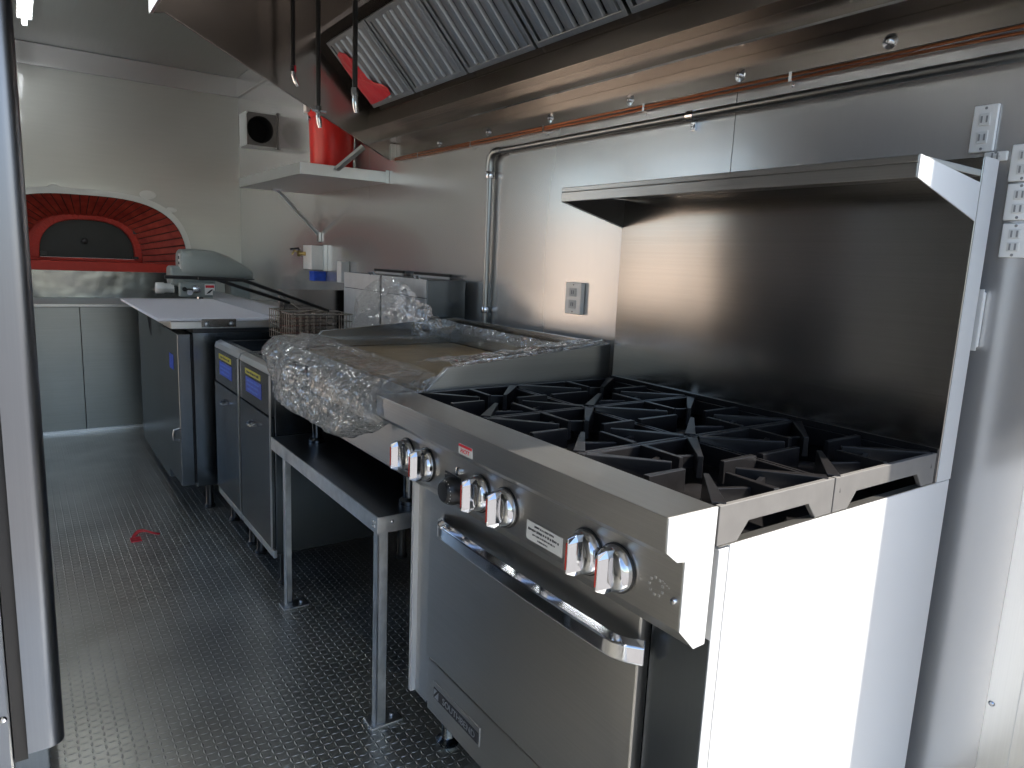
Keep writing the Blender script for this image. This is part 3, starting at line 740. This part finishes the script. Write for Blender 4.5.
basket(3.24, [(.508, 3.24, 1.127), (.60, 3.24, 1.126), (.704, 3.24, 1.123), (.80, 3.24, 1.092), (1.025, 3.24, 1.022)], 'wire fryer basket with black handle ending lower over the white board')
basket(3.05, [(.60, 3.05, 1.131), (.70, 3.05, 1.130), (.772, 3.05, 1.128), (.90, 3.05, 1.084), (1.138, 3.05, 1.000)], 'wire fryer basket whose black handle reaches farther right beside the griddle')
# steel splash between fryer and prep table
sp = obj('splash_guard', boxes((1.035, 1.44, 3.392, 3.398, .84, 1.075), (1.020, 1.035, 3.385, 3.40, .84, 1.075)), 'hood', bevel=.001)
tag(sp, 'upright brownish steel splash guard between far fryer and prep table', 'splash guard')

# ================================================================== PREP TABLE
pt = thing('prep_refrigerator', 'stainless undercounter prep refrigerator carrying the white cutting board', 'refrigerator', (1.0, 4.15, 0))
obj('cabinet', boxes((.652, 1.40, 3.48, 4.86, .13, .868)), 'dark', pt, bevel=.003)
obj('counter', boxes((.562, 1.42, 3.470, 4.87, .886, .918)), 'steelx', pt, bevel=.002)
obj('counter_apron', boxes((.655, 1.40, 3.478, 4.862, .8685, .8855)), 'black', pt)
dd = obj('door', boxes((.588, .645, 3.484, 3.90, .14, .862)), 'dark', pt, bevel=.004)
bm = B(); tube(bm, [(.588, 3.51, .36), (.565, 3.51, .365), (.562, 3.51, .385), (.565, 3.51, .41), (.588, 3.51, .415)], .006, 8); obj('handle', bm, 'emt', dd, smooth=True)
obj('gasket', boxes((.6455, .6515, 3.49, 3.894, .148, .854)), 'rubber', dd)
dd = obj('door', boxes((.606, .645, 3.93, 4.855, .06, .862)), 'dark', pt, bevel=.004)
obj('gasket', boxes((.6455, .6515, 3.936, 4.849, .14, .854)), 'rubber', dd)
obj('blue_label', boxes((.5865, .5879, 3.60, 3.70, .68, .75)), 'blue', pt)
obj('hinge_plate', boxes((.690, .842, 3.462, 3.4695, .893, .930)), 'hood', pt, bevel=.002)
for x in (.712, .820):
    bm = B(); lathe(bm, [(.002, -.010), (.010, -.007), (.012, 0)], (x, 3.463, .908), 'y', 12); obj('bolt', bm, 'emt', pt, smooth=True)
bm = B(); prism(bm, 'y', [(.565, .884), (.585, .884), (.585, .78), (.578, .78)], 4.2, 4.206); obj('dark_wedge', bm, 'black', pt)  # dark triangular piece below the counter edge
for fx in (.72, 1.33):
    for fy in (3.55, 4.79):
        bm = B(); lathe(bm, [(.024, 0), (.026, .01), (.018, .02), (.018, .132)], (fx, fy, 0), 'z', 16); obj('leg', bm, 'black', pt, smooth=True)
cbd = tag(obj('cutting_board', boxes((.514, 1.035, 3.495, 4.855, .9185, .9315)), 'board', bevel=.003), 'large white plastic cutting board lying on the prep refrigerator', 'cutting board')
obj('upstand', boxes((1.040, 1.055, 3.5, 4.86, .9185, .985)), 'alu', pt, bevel=.002)

# ================================================================== PLANETARY MIXER behind the prep table
mx = thing('planetary_mixer', 'grey commercial dough mixer head standing behind the white cutting board', 'mixer', (1.1, 5.14, 0))
def loft(bm, secs, n=20, pw=3.2):
    rings = []
    for (x, zc, hy, hz, yc) in secs:
        ring = []
        for k in range(n):
            a = 2*PI*k/n; c, s = math.cos(a), math.sin(a)
            ring.append(bm.verts.new((x, yc+hy*math.copysign(abs(c)**(2/pw), c), zc+hz*math.copysign(abs(s)**(2/pw), s))))
        rings.append(ring)
    for a, b in zip(rings, rings[1:]):
        for k in range(n): bm.faces.new((a[k], a[(k+1) % n], b[(k+1) % n], b[k]))
    bm.faces.new(rings[0]); bm.faces.new(rings[-1]); bmesh.ops.recalc_face_normals(bm, faces=bm.faces[:])
yc = 5.15
def sec(x, zt, zb, hy): return (x, (zt+zb)/2, hy, (zt-zb)/2, yc)
bm = B(); loft(bm, [sec(.895, 1.225, 1.05, .105), sec(.905, 1.238, 1.045, .115), sec(.96, 1.243, 1.04, .125), sec(1.10, 1.238, 1.035, .13), sec(1.20, 1.205, 1.035, .125), sec(1.29, 1.155, 1.04, .11), sec(1.345, 1.115, 1.045, .085), sec(1.352, 1.10, 1.05, .07)], 24)
hd = obj('head', bm, 'mixer', mx, smooth=True)
bm = B(); loft(bm, [sec(.833, 1.125, 1.005, .09), sec(.84, 1.13, 1.0, .10), sec(.95, 1.13, .985, .11), sec(1.05, 1.12, .975, .11), sec(1.10, 1.10, .975, .10)], 20); obj('gear_case', bm, 'mixer', hd, smooth=True)
obj('vent_panel', boxes((.887, .8945, 5.06, 5.12, 1.10, 1.21)), 'white', hd, bevel=.002)
each('vent_slot', boxes((.8855, .8868, 5.07, 5.11, 1.175, 1.195), (.8855, .8868, 5.07, 5.11, 1.14, 1.158)), 'ink', hd)
obj('head_seam', boxes((.84, 1.345, 5.012, 5.03, 1.052, 1.058)), 'black', hd)
bm = B(); lathe(bm, [(.034, .745), (.036, .75), (.036, .79), (.030, .80), (.030, .85)], (0, 5.10, .985), 'x', 20); obj('attachment_hub', bm, 'plate', mx, smooth=True)
obj('control_box', boxes((.87, 1.09, 4.99, 5.05, .935, 1.025)), 'mixer', mx, bevel=.006)
bm = B(); lathe(bm, [(.014, -.0), (.014, -.018), (.006, -.022)], (.895, 4.99, .985), 'y', 14); tube(bm, [(.895, 4.975, .985), (.945, 4.965, .985)], .005, 8); obj('control_lever', bm, 'black', mx, smooth=True)
bm = B(); lathe(bm, [(.026, 0), (.024, -.02), (.010, -.024)], (.965, 4.99, .985), 'y', 16); lathe(bm, [(.018, 0), (.018, -.02)], (.925, 4.99, .965), 'y', 12); obj('speed_dial', bm, 'chrome', mx, smooth=True)
wl = obj('warning_label', boxes((1.02, 1.082, 4.9885, 4.9898, .948, 1.018)), 'plate', mx)
obj('label_band', boxes((1.024, 1.078, 4.9878, 4.9884, .995, 1.012)), 'redp', wl)
bm = B(); prism(bm, 'y', [(1.03, .955), (1.05, .962), (1.072, .985), (1.06, .985), (1.04, .970)], 4.9878, 4.9884); obj('label_symbol', bm, 'ink', wl)
obj('column', boxes((1.20, 1.33, 5.06, 5.24, .10, 1.06)), 'mixer', mx, bevel=.012)
obj('base', boxes((.90, 1.38, 4.93, 5.37, .0, .10)), 'mixer', mx, bevel=.015)
bm = B(); lathe(bm, [(.10, .48), (.16, .52), (.175, .62), (.18, .80), (.186, .802), (.176, .806)], (1.02, yc, 0), 'z', 30); obj('bowl', bm, 'chrome', mx, smooth=True)
bm = B(); tube(bm, [(1.02, yc, .98), (1.02, yc, .82)], .022, 12); obj('planetary_shaft', bm, 'chrome', mx, smooth=True)
bm = B(); tube(bm, [(1.20, yc-.06, .6), (1.0, yc-.19, .72), (1.20, yc-.06, .62)], .010, 8); obj('bowl_yoke', bm, 'mixer', mx, smooth=True)

# ================================================================== WALL SHELF, BUCKET, VENT BOX
ws = thing('wall_shelf', 'pale steel wall shelf carrying the red bucket', 'shelf', (1.53, 3.8, 1.6))
obj('shelf_pan', boxes((1.094, 1.528, 3.287, 4.353, 1.603, 1.609), (1.092, 1.096, 3.285, 4.355, 1.603, 1.655), (1.0965, 1.528, 3.285, 3.289, 1.603, 1.655), (1.0965, 1.528, 4.351, 4.355, 1.603, 1.655)), 'alu', ws, bevel=.001)
obj('end_tab', boxes((1.512, 1.5285, 3.281, 3.2845, 1.600, 1.662)), 'alu', ws)
bm = B(); tube(bm, [(1.275, 4.225, 1.598), (1.5225, 4.245, 1.36)], .011, 8); br = obj('brace', bm, 'alu', ws, smooth=True)
obj('brace_foot', boxes((1.515, 1.5285, 4.225, 4.265, 1.32, 1.375)), 'alu', br, bevel=.002)
bm = B(); box(bm, 1.24, 1.30, 4.21, 4.24, 1.5965, 1.6025); lathe(bm, [(.006, 1.590), (.006, 1.5964)], (1.26, 4.225, 0), 'z', 8); obj('brace_bolt', bm, 'chrome', ws)
bm = B(); tube(bm, [(1.262, 3.278, 1.64), (1.372, 3.230, 1.748)], .014, 4); obj('hood_strap', bm, 'alu', ws)
bk = thing('bucket', 'red plastic bucket standing on the steel wall shelf', 'bucket', (1.405, 3.72, 1.6095))
bm = B(); lathe(bm, [(.104, 1.6095), (.106, 1.613), (.116, 1.93), (.121, 1.932), (.121, 1.965), (.117, 1.968), (.113, 1.93), (.102, 1.62), (.02, 1.62)], (1.405, 3.72, 0), 'z', 48); obj('shell', bm, 'red', bk, smooth=True)
bm = B(); lathe(bm, [(.012, -.128), (.014, -.118), (.014, -.112)], (1.405, 3.72, 1.93), 'x', 14); 
obj('handle_pivot', bm, 'chrome', bk, smooth=True)
obj('lug', boxes((1.262, 1.283, 3.70, 3.74, 1.955, 2.01)), 'plate', bk, bevel=.003)

vb = thing('duct_box', 'square grey steel duct box with round black opening high on the wall', 'vent', (1.42, 5.14, 1.94))
bm = B(); K = 40   # front face plate with a round hole
cx_, cz_, r_ = 1.412, 2.050, .088
x0_, x1_, z0_, z1_ = 1.325, 1.524, 1.945, 2.155
ring = []
for i in range(K):
    a = 2*PI*i/K; c, s = math.cos(a), math.sin(a)
    tx = ((x1_ if c > 0 else x0_)-cx_)/c if abs(c) > 1e-9 else 1e9; tz = ((z1_ if s > 0 else z0_)-cz_)/s if abs(s) > 1e-9 else 1e9
    t = min(tx, tz); ring.append(((cx_+r_*c, cz_+r_*s), (cx_+t*c, cz_+t*s)))
for i in range(K):
    (a, b), (c, d) = ring[i], ring[(i+1) % K]
    prism(bm, 'y', [a, b, d, c], 5.050, 5.053)
fp = obj('face_plate', bm, 'frame', vb)
obj('casing', boxes((1.322, 1.325, 5.050, 5.23, 1.942, 2.158), (1.325, 1.5265, 5.0535, 5.23, 2.155, 2.158), (1.325, 1.5265, 5.0535, 5.23, 1.942, 1.945), (1.325, 1.5265, 5.22, 5.23, 1.945, 2.155)), 'alu', vb)
bm = B(); n = 40
for i in range(n):
    a, b = 2*PI*i/n, 2*PI*(i+1)/n
    prism(bm, 'y', [(cx_+.0875*math.cos(a), cz_+.0875*math.sin(a)), (cx_+.084*math.cos(a), cz_+.084*math.sin(a)), (cx_+.084*math.cos(b), cz_+.084*math.sin(b)), (cx_+.0875*math.cos(b), cz_+.0875*math.sin(b))], 5.052, 5.21)
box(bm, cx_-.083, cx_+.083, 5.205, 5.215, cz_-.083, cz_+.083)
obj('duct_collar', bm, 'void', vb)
obj('wall_flange', boxes((1.518, 1.5285, 5.035, 5.0495, 1.93, 2.17)), 'frame', vb)

# ================================================================== HOOD
HY0, HY1 = .44, 3.21
hd = thing('exhaust_hood', 'long stainless exhaust hood with baffle filters above the cooking line', 'hood', (1.0, 1.8, 1.70))
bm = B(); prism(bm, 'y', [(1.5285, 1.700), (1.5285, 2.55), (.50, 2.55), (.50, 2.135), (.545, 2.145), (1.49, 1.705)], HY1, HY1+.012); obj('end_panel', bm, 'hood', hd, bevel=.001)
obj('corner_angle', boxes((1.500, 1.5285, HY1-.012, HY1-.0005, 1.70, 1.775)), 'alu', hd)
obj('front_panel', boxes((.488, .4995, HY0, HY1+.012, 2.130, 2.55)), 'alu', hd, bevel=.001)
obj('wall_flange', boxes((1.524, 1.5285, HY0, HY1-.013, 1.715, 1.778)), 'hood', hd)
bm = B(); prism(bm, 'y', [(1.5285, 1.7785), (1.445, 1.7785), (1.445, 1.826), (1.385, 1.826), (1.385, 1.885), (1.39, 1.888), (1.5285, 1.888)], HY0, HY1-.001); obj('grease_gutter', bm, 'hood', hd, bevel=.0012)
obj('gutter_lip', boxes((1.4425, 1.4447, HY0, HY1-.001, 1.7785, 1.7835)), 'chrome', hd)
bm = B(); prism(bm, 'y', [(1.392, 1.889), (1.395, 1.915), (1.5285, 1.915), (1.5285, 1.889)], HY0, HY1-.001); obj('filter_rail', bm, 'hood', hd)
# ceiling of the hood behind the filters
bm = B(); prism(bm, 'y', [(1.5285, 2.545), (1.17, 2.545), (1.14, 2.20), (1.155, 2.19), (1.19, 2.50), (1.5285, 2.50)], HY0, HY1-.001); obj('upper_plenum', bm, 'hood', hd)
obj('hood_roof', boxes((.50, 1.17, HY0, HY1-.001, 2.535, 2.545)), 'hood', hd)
P0 = Vector((1.387, 0, 1.915)); P1 = Vector((1.165, 0, 2.145)); dirv = (P1-P0).normalized(); nrm = Vector((-dirv.z, 0, dirv.x)) * 1  # towards the cook
if nrm.z > 0: nrm = -nrm
def slab(bm, s0, s1, d0, d1, y0, y1):
    """box in filter space: s along the slope, d along the normal (towards the cook)"""
    pts = [P0+dirv*s+nrm*d for s, d in ((s0, d0), (s1, d0), (s1, d1), (s0, d1))]
    prism(bm, 'y', [(p.x, p.z) for p in pts], y0, y1)
Ls = (P1-P0).length
ny = 0; yy = 3.125
while yy-.398 > HY0:
    ya, yb = yy-.398, yy
    bm = B(); slab(bm, 0, .018, -.02, .014, ya, yb); slab(bm, Ls-.018, Ls, -.02, .014, ya, yb); slab(bm, .018, Ls-.018, -.02, .014, ya, ya+.016); slab(bm, .018, Ls-.018, -.02, .014, yb-.016, yb)
    ft = obj('baffle_filter', bm, 'filt', hd, bevel=.001)
    bm = B(); k = 6
    for i in range(k):
        y = ya+.016+(.366)*(i+.5)/k
        # trough-shaped baffle: flat face with rounded flanks
        w = .023
        pr = [(-w, .0), (-w*.80, .012), (0, .0135), (w*.80, .012), (w, .0), (w*.8, .004), (0, .007), (-w*.8, .004)]
        vs0, vs1 = [], []
        for (dy, dn) in pr:
            a = P0+dirv*.016+nrm*dn; b = P0+dirv*(Ls-.016)+nrm*dn
            vs0.append(bm.verts.new((a.x, y+dy, a.z))); vs1.append(bm.verts.new((b.x, y+dy, b.z)))
        m_ = len(pr)
        bm.faces.new(vs0); bm.faces.new(vs1[::-1])
        for j in range(m_): bm.faces.new((vs0[j], vs0[(j+1) % m_], vs1[(j+1) % m_], vs1[j]))
    bmesh.ops.recalc_face_normals(bm, faces=bm.faces[:])
    obj('baffles', bm, 'filt', ft)
    bm = B(); slab(bm, .018, Ls-.018, -.019, -.015, ya+.017, yb-.017); obj('filter_back', bm, 'iron', ft)
    yy -= .412
    if ny == 0: yf = ya
    ny += 1
bm = B()
for y in (.851, 1.226, 1.618, 2.001, 2.387, 2.77):
    pass
for y in (.851, 1.226, 1.618, 2.001, 2.387, 2.77):
    bm = B(); lathe(bm, [(.016, 0), (.016, -.0012), (.0065, -.002), (.0065, -.010), (.004, -.012), (.001, -.0125)], (1.524, y, 1.735), 'x', 18); obj('bolt', bm, 'chrome', hd, smooth=True)
# red patch imitating the red bucket's reflection on the first filter
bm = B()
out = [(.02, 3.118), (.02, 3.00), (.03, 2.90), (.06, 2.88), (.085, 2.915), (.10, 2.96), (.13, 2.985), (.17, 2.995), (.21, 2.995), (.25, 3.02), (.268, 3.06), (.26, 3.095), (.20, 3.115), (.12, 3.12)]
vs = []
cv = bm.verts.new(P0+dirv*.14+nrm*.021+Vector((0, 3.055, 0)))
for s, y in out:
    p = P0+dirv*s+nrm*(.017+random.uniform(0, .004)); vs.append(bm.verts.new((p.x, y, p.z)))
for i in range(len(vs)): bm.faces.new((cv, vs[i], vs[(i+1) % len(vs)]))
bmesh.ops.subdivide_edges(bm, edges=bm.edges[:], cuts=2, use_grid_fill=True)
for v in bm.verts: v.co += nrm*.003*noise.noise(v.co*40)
rf = obj('red_reflection', bm, 'redp', smooth=False)
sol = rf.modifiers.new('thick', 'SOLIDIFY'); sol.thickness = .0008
tag(rf, 'red patch standing in for the bucket reflected in the farthest baffle filter', 'film')  # no real film here, only the imitated reflection

# fire suppression drops
def drop(y, zend, bend, label):
    t = thing('suppression_drop', label, 'nozzle', (1.0, y, zend), 'black drop pipes with chrome nozzles')
    bm = B(); tube(bm, [(1.0, y, 2.535), (1.0, y, zend+.075)], .0088, 10); obj('pipe', bm, 'black', t, smooth=True)
    bm = B(); tube(bm, [(1.0, y, zend+.080), (1.0, y, zend+.055)], .0125, 6); tube(bm, [(1.0, y, zend+.056), (1.0, y, zend+.04)], .009, 10)
    tube(bm, [(1.0, y, zend+.045), (1.0+bend*.4, y-abs(bend)*.2, zend+.02), (1.0+bend, y-abs(bend)*.3, zend)], [.010, .010, .0065], 10)
    nz_ = obj('nozzle', bm, 'chrome', t, smooth=True)
    return t
drop(3.085, 1.93, .018, 'black pipe drop with chrome nozzle, leftmost and highest of the three')
d2 = drop(2.79, 1.728, .006, 'black pipe drop with chrome nozzle and swivel clip in front of the bucket')
bm = B(); box(bm, .975, 1.03, 2.780, 2.792, 1.785, 1.793); obj('swivel_clip', bm, 'chrome', d2, bevel=.001)
drop(2.43, 1.735, .004, 'black pipe drop with chrome nozzle before the red-patched filter')
bm = B(); tube(bm, [(1.0, 1.2, 2.515), (1.0, 3.195, 2.515)], .0105, 10)
mp_ = tag(obj('supply_pipe', bm, 'black', smooth=True), 'horizontal black supply pipe under the hood roof feeding the three drops', 'pipe')
bm = B(); tube(bm, [(1.0, 2.96, 2.33), (1.0, 2.96, 2.33)], .001, 4)
bm.free()

# ================================================================== PIPES ON THE WALL
for dz, lab in ((0, 'upper of two thin copper tubes along the hood flange'), (-.0095, 'lower of two thin copper tubes along the hood flange')):
    bm = B(); pts = []
    for i in range(24):
        y = lerp(.44, 3.195, i/23); pts.append((1.517+.001*math.sin(i*1.7), y, lerp(1.7065, 1.7105, i/23)+dz+.0012*math.sin(i*1.3+dz*300)))
    tube(bm, pts, .0034, 8); tag(obj('copper_tube', bm, 'copper', smooth=True), lab, 'pipe', 'copper tubes under the hood')
for y in (1.073, 1.548, 2.024, 2.50, 2.95):
    bm = boxes((1.5105, 1.5290, y-.004, y+.004, 1.692, 1.694)); box(bm, 1.5105, 1.5125, y-.004, y+.004, 1.694, 1.7135); lathe(bm, [(.004, -.004), (.002, -.006)], (1.529, y, 1.685), 'x', 8)
    tag(obj('tube_clip', bm, 'chrome'), 'small metal clip holding the copper tubes, %s' % {1.073: 'nearest the camera by the wall seam', 1.548: 'above the left end of the range shelf', 2.024: 'just right of the conduit bend', 2.50: 'just left of the conduit bend', 2.95: 'at the far end near the shelf'}[y], 'clip', 'clips along the copper tubes')
cd = thing('electrical_conduit', 'grey metal conduit running along the wall and turning down behind the griddle', 'conduit', (1.51, 2.345, .95))
cpts = [(1.510, .44, 1.655), (1.510, 2.285, 1.655)] 
bm = B(); tube(bm, cpts, .0108, 12); obj('horizontal_run', bm, 'emt', cd, smooth=True)
bm = B(); tube(bm, [(1.510, 2.27, 1.655)]+[(1.510, 2.305+.042*math.sin(a), 1.613+.042*math.cos(a)) for a in [PI/2*i/8 for i in range(9)]]+[(1.510, 2.347, 1.585)], .0150, 12); obj('elbow', bm, 'emt', cd, smooth=True)
bm = B(); tube(bm, [(1.510, 2.347, 1.60), (1.510, 2.347, .98)], .0108, 12); obj('vertical_run', bm, 'emt', cd, smooth=True)
for z in (1.572, 1.060):
    bm = B(); lathe(bm, [(.0155, z-.012), (.0165, z-.006), (.0165, z+.010), (.0155, z+.012)], (1.510, 2.347, 0), 'z', 16); obj('coupling', bm, 'chrome', cd, smooth=True)
bm = B(); lathe(bm, [(.0135, 1.352), (.0135, 1.376)], (1.510, 0, 1.655), 'y', 16); box(bm, 1.520, 1.529, 1.357, 1.371, 1.618, 1.645); lathe(bm, [(.005, -.004), (.002, -.006)], (1.520, 1.364, 1.630), 'x', 8); obj('strap', bm, 'chrome', cd)

# outlets and switches
def socket_plate(name, cat, y0, y1, z0, z1, label, group=None, rockers=2, x=W-.0015, th=.006):
    t = thing(name, label, cat, (x, (y0+y1)/2, z0), group)
    obj('cover_plate', boxes((x-th, x, y0, y1, z0, z1)), 'plate', t, bevel=.002)
    cy, h = (y0+y1)/2, z1-z0
    for i in range(rockers):
        zc = z0+h*(.31+.38*i) if rockers == 2 else z0+h*.5
        rc = obj('receptacle' if rockers == 2 else 'toggle', boxes((x-th-.0025, x-th-.0002, cy-(y1-y0)*.22, cy+(y1-y0)*.22, zc-h*.13, zc+h*.13)), 'white', t, bevel=.001)
        obj('slots', boxes((x-th-.0035, x-th-.0026, cy-.006, cy-.003, zc-.006, zc+.006), (x-th-.0035, x-th-.0026, cy+.003, cy+.006, zc-.006, zc+.006)), 'faint', rc)
    for z in (z0+h*.07, z1-h*.07):
        bm = B(); lathe(bm, [(.0028, 0), (.002, -.0015)], (x-th, cy, z), 'x', 8); obj('screw', bm, 'faint', t)
    return t
socket_plate('outlet', 'outlet', 1.776, 1.856, 1.088, 1.192, 'white outlet on the wall left of the range backguard', th=.016)
G = 'small cover plates right of the backguard'
socket_plate('outlet', 'outlet', .626, .669, 1.494, 1.580, 'small white outlet plate on the wall above the backguard corner', G)
socket_plate('outlet', 'outlet', .600, .640, 1.475, 1.4925, 'low plate sliver tucked just above the backguard corner', G, rockers=1)
socket_plate('outlet', 'outlet', .548, .594, 1.436, 1.502, 'uppermost of three stacked outlet plates at the right edge', G)
socket_plate('outlet', 'outlet', .546, .592, 1.366, 1.432, 'middle of three stacked outlet plates at the right edge', G)
socket_plate('outlet', 'outlet', .545, .590, 1.298, 1.360, 'lowest of three stacked outlet plates at the right edge', G)
jb = thing('conduit_body', 'slim grey cover box partly hidden behind the right edge of the backguard', 'box', (1.52, .62, 1.12))
obj('box', boxes((1.508, 1.528, .600, .66, 1.125, 1.232)), 'plate', jb, bevel=.003)
obj('lid', boxes((1.504, 1.5075, .596, .664, 1.120, 1.237)), 'white', jb, bevel=.001)

# wall box with brass valve, blue box under it, far outlet
eb = thing('control_box', 'grey metal wall box with brass valve below the wall shelf', 'box', (1.49, 4.2, 1.15))
obj('box', boxes((1.435, 1.528, 4.13, 4.275, 1.155, 1.295)), 'plate', eb, bevel=.003)
obj('box_corner', boxes((1.505, 1.529, 4.118, 4.1295, 1.150, 1.30)), 'alu', eb)
bm = B(); lathe(bm, [(.012, 0), (.012, -.03), (.018, -.032), (.018, -.045), (.008, -.048)], (1.435, 4.235, 1.245), 'x', 14); tube(bm, [(1.40, 4.235, 1.245), (1.37, 4.235, 1.262), (1.355, 4.235, 1.236)], .006, 8); bv = obj('brass_valve', bm, 'brass', eb, smooth=True)
bm = B(); tube(bm, [(1.40, 4.235, 1.26), (1.395, 4.235, 1.275), (1.345, 4.235, 1.268)], .006, 8); obj('valve_lever', bm, 'black', bv, smooth=True)
tag(obj('blue_box', boxes((1.455, 1.528, 4.14, 4.225, 1.088, 1.145)), 'blue', bevel=.003), 'small bright blue electrical box directly beneath the grey wall box', 'box')
tag(obj('socket_box', boxes((1.478, 1.528, 3.775, 3.84, 1.095, 1.212)), 'white', bevel=.004), 'small white socket box on the far wall left of the fryer flues', 'box')

# strip of red tape on the floor
bm = B(); pts = []
for i in range(22):
    a = i/21; pts.append((.345+.11*a, 3.315+.035*math.sin(a*5.2)-.04*(1-a)**2, .0025+.010*math.sin(PI*a)))
prev = None
for i, p in enumerate(pts):
    w = .020*(1-.75*i/21); q = [bm.verts.new((p[0], p[1]-w, p[2])), bm.verts.new((p[0], p[1]+w, p[2]+.004))]
    if prev: bm.faces.new((prev[0], prev[1], q[1], q[0]))
    prev = q
box(bm, .338, .378, 3.24, 3.29, .0008, .004)
rt = obj('red_scrap', bm, 'redp'); s_ = rt.modifiers.new('thick', 'SOLIDIFY'); s_.thickness = .0008; s_.offset = 1
tag(rt, 'small curled scrap of red tape lying on the diamond plate floor', 'scrap')

# ================================================================== CEILING LIGHTS
lights = []
for i, yb in enumerate((5.36, 3.40)):  # the nearer tube is out of view, added for more light
    t = thing('ceiling_light', ['bare fluorescent ceiling tube at the far left', 'unseen fluorescent ceiling tube added over the middle of the truck'][i], 'light', (.14, yb-.6, 2.56), 'ceiling fluorescents')
    obj('housing', boxes((.10, .18, yb-1.22, yb, 2.535, 2.569)), 'white', t, bevel=.004)
    bm = B(); tube(bm, [(.14, yb-1.19, 2.513), (.14, yb-.03, 2.513)], .013, 14); obj('tube', bm, 'tube', t, smooth=True)
    each('end_cap', boxes((.125, .155, yb-.03, yb-.012, 2.495, 2.535), (.125, .155, yb-1.208, yb-1.19, 2.495, 2.535)), 'white', t, bevel=.003)

# ================================================================== OUTSIDE AND LIGHT
struct('ground', boxes((-40, 40, -40, 40, -.62, -.60)), 'ground', base=(0, 0, 0))
M['pave'] = plain('sunlit pale concrete', (.62, .53, .43), .9, 0, .15, 1.5, .2)
struct('pavement', boxes((-30, -2.2, 1.2, 16, -.60, -.57)), 'pave', base=(-5, 0, 0))
M['peach'] = plain('sunlit peach stucco', (.58, .49, .42), .9, 0, .08, 1.5, .2)
struct('wall_outside', boxes((-9.3, -9, -1, 26, -.6, 2.3)), 'peach', base=(-9, 0, 0))
w = bpy.data.worlds.new('sky'); scene.world = w; w.use_nodes = True; nt = w.node_tree
bg = nt.nodes['Background']
sky = nt.nodes.new('ShaderNodeTexSky'); sky.sky_type = 'NISHITA'; sky.sun_disc = False; sky.sun_elevation = math.radians(52); sky.sun_rotation = math.radians(128); sky.altitude = 100; sky.dust_density = 1.5
nt.links.new(sky.outputs[0], bg.inputs[0]); bg.inputs[1].default_value = .35
sl = bpy.data.lights.new('sun', 'SUN'); sl.energy = 15.; sl.angle = math.radians(.9); sl.color = (1., .93, .82)
so = bpy.data.objects.new('sun', sl); COL.objects.link(so)
el = math.radians(52); dv = Vector((-1.08, 1.0, 0)).normalized()*math.cos(el); dv.z = -math.sin(el)
so.rotation_euler = dv.to_track_quat('-Z', 'Y').to_euler(); so.location = (3, -3, 3)

# ================================================================== CAMERA
cam = bpy.data.cameras.new('camera'); cam.sensor_width = 36; cam.sensor_fit = 'HORIZONTAL'; cam.lens = 706.55/1024*36; cam.clip_start = .01; cam.clip_end = 200
co = bpy.data.objects.new('camera', cam); COL.objects.link(co); scene.camera = co
R = ((0.82056794, -0.04309813, -0.56992176), (-0.06230802, 0.98446445, -0.16415682), (0.56814256, 0.17021252, 0.8051346))
def wv(r): return Vector((r[0], r[2], -r[1]))
X, Yd, F = wv(R[0]), wv(R[1]), wv(R[2])
mat = Matrix((X, -Yd, -F)).transposed().to_4x4(); mat.translation = (0, 0, 1.25)
co.matrix_world = mat

scene.view_settings.view_transform = 'Standard'; scene.view_settings.look = 'None'; scene.view_settings.gamma = 1; scene.view_settings.use_curve_mapping = False
scene.view_settings.exposure = 0.15
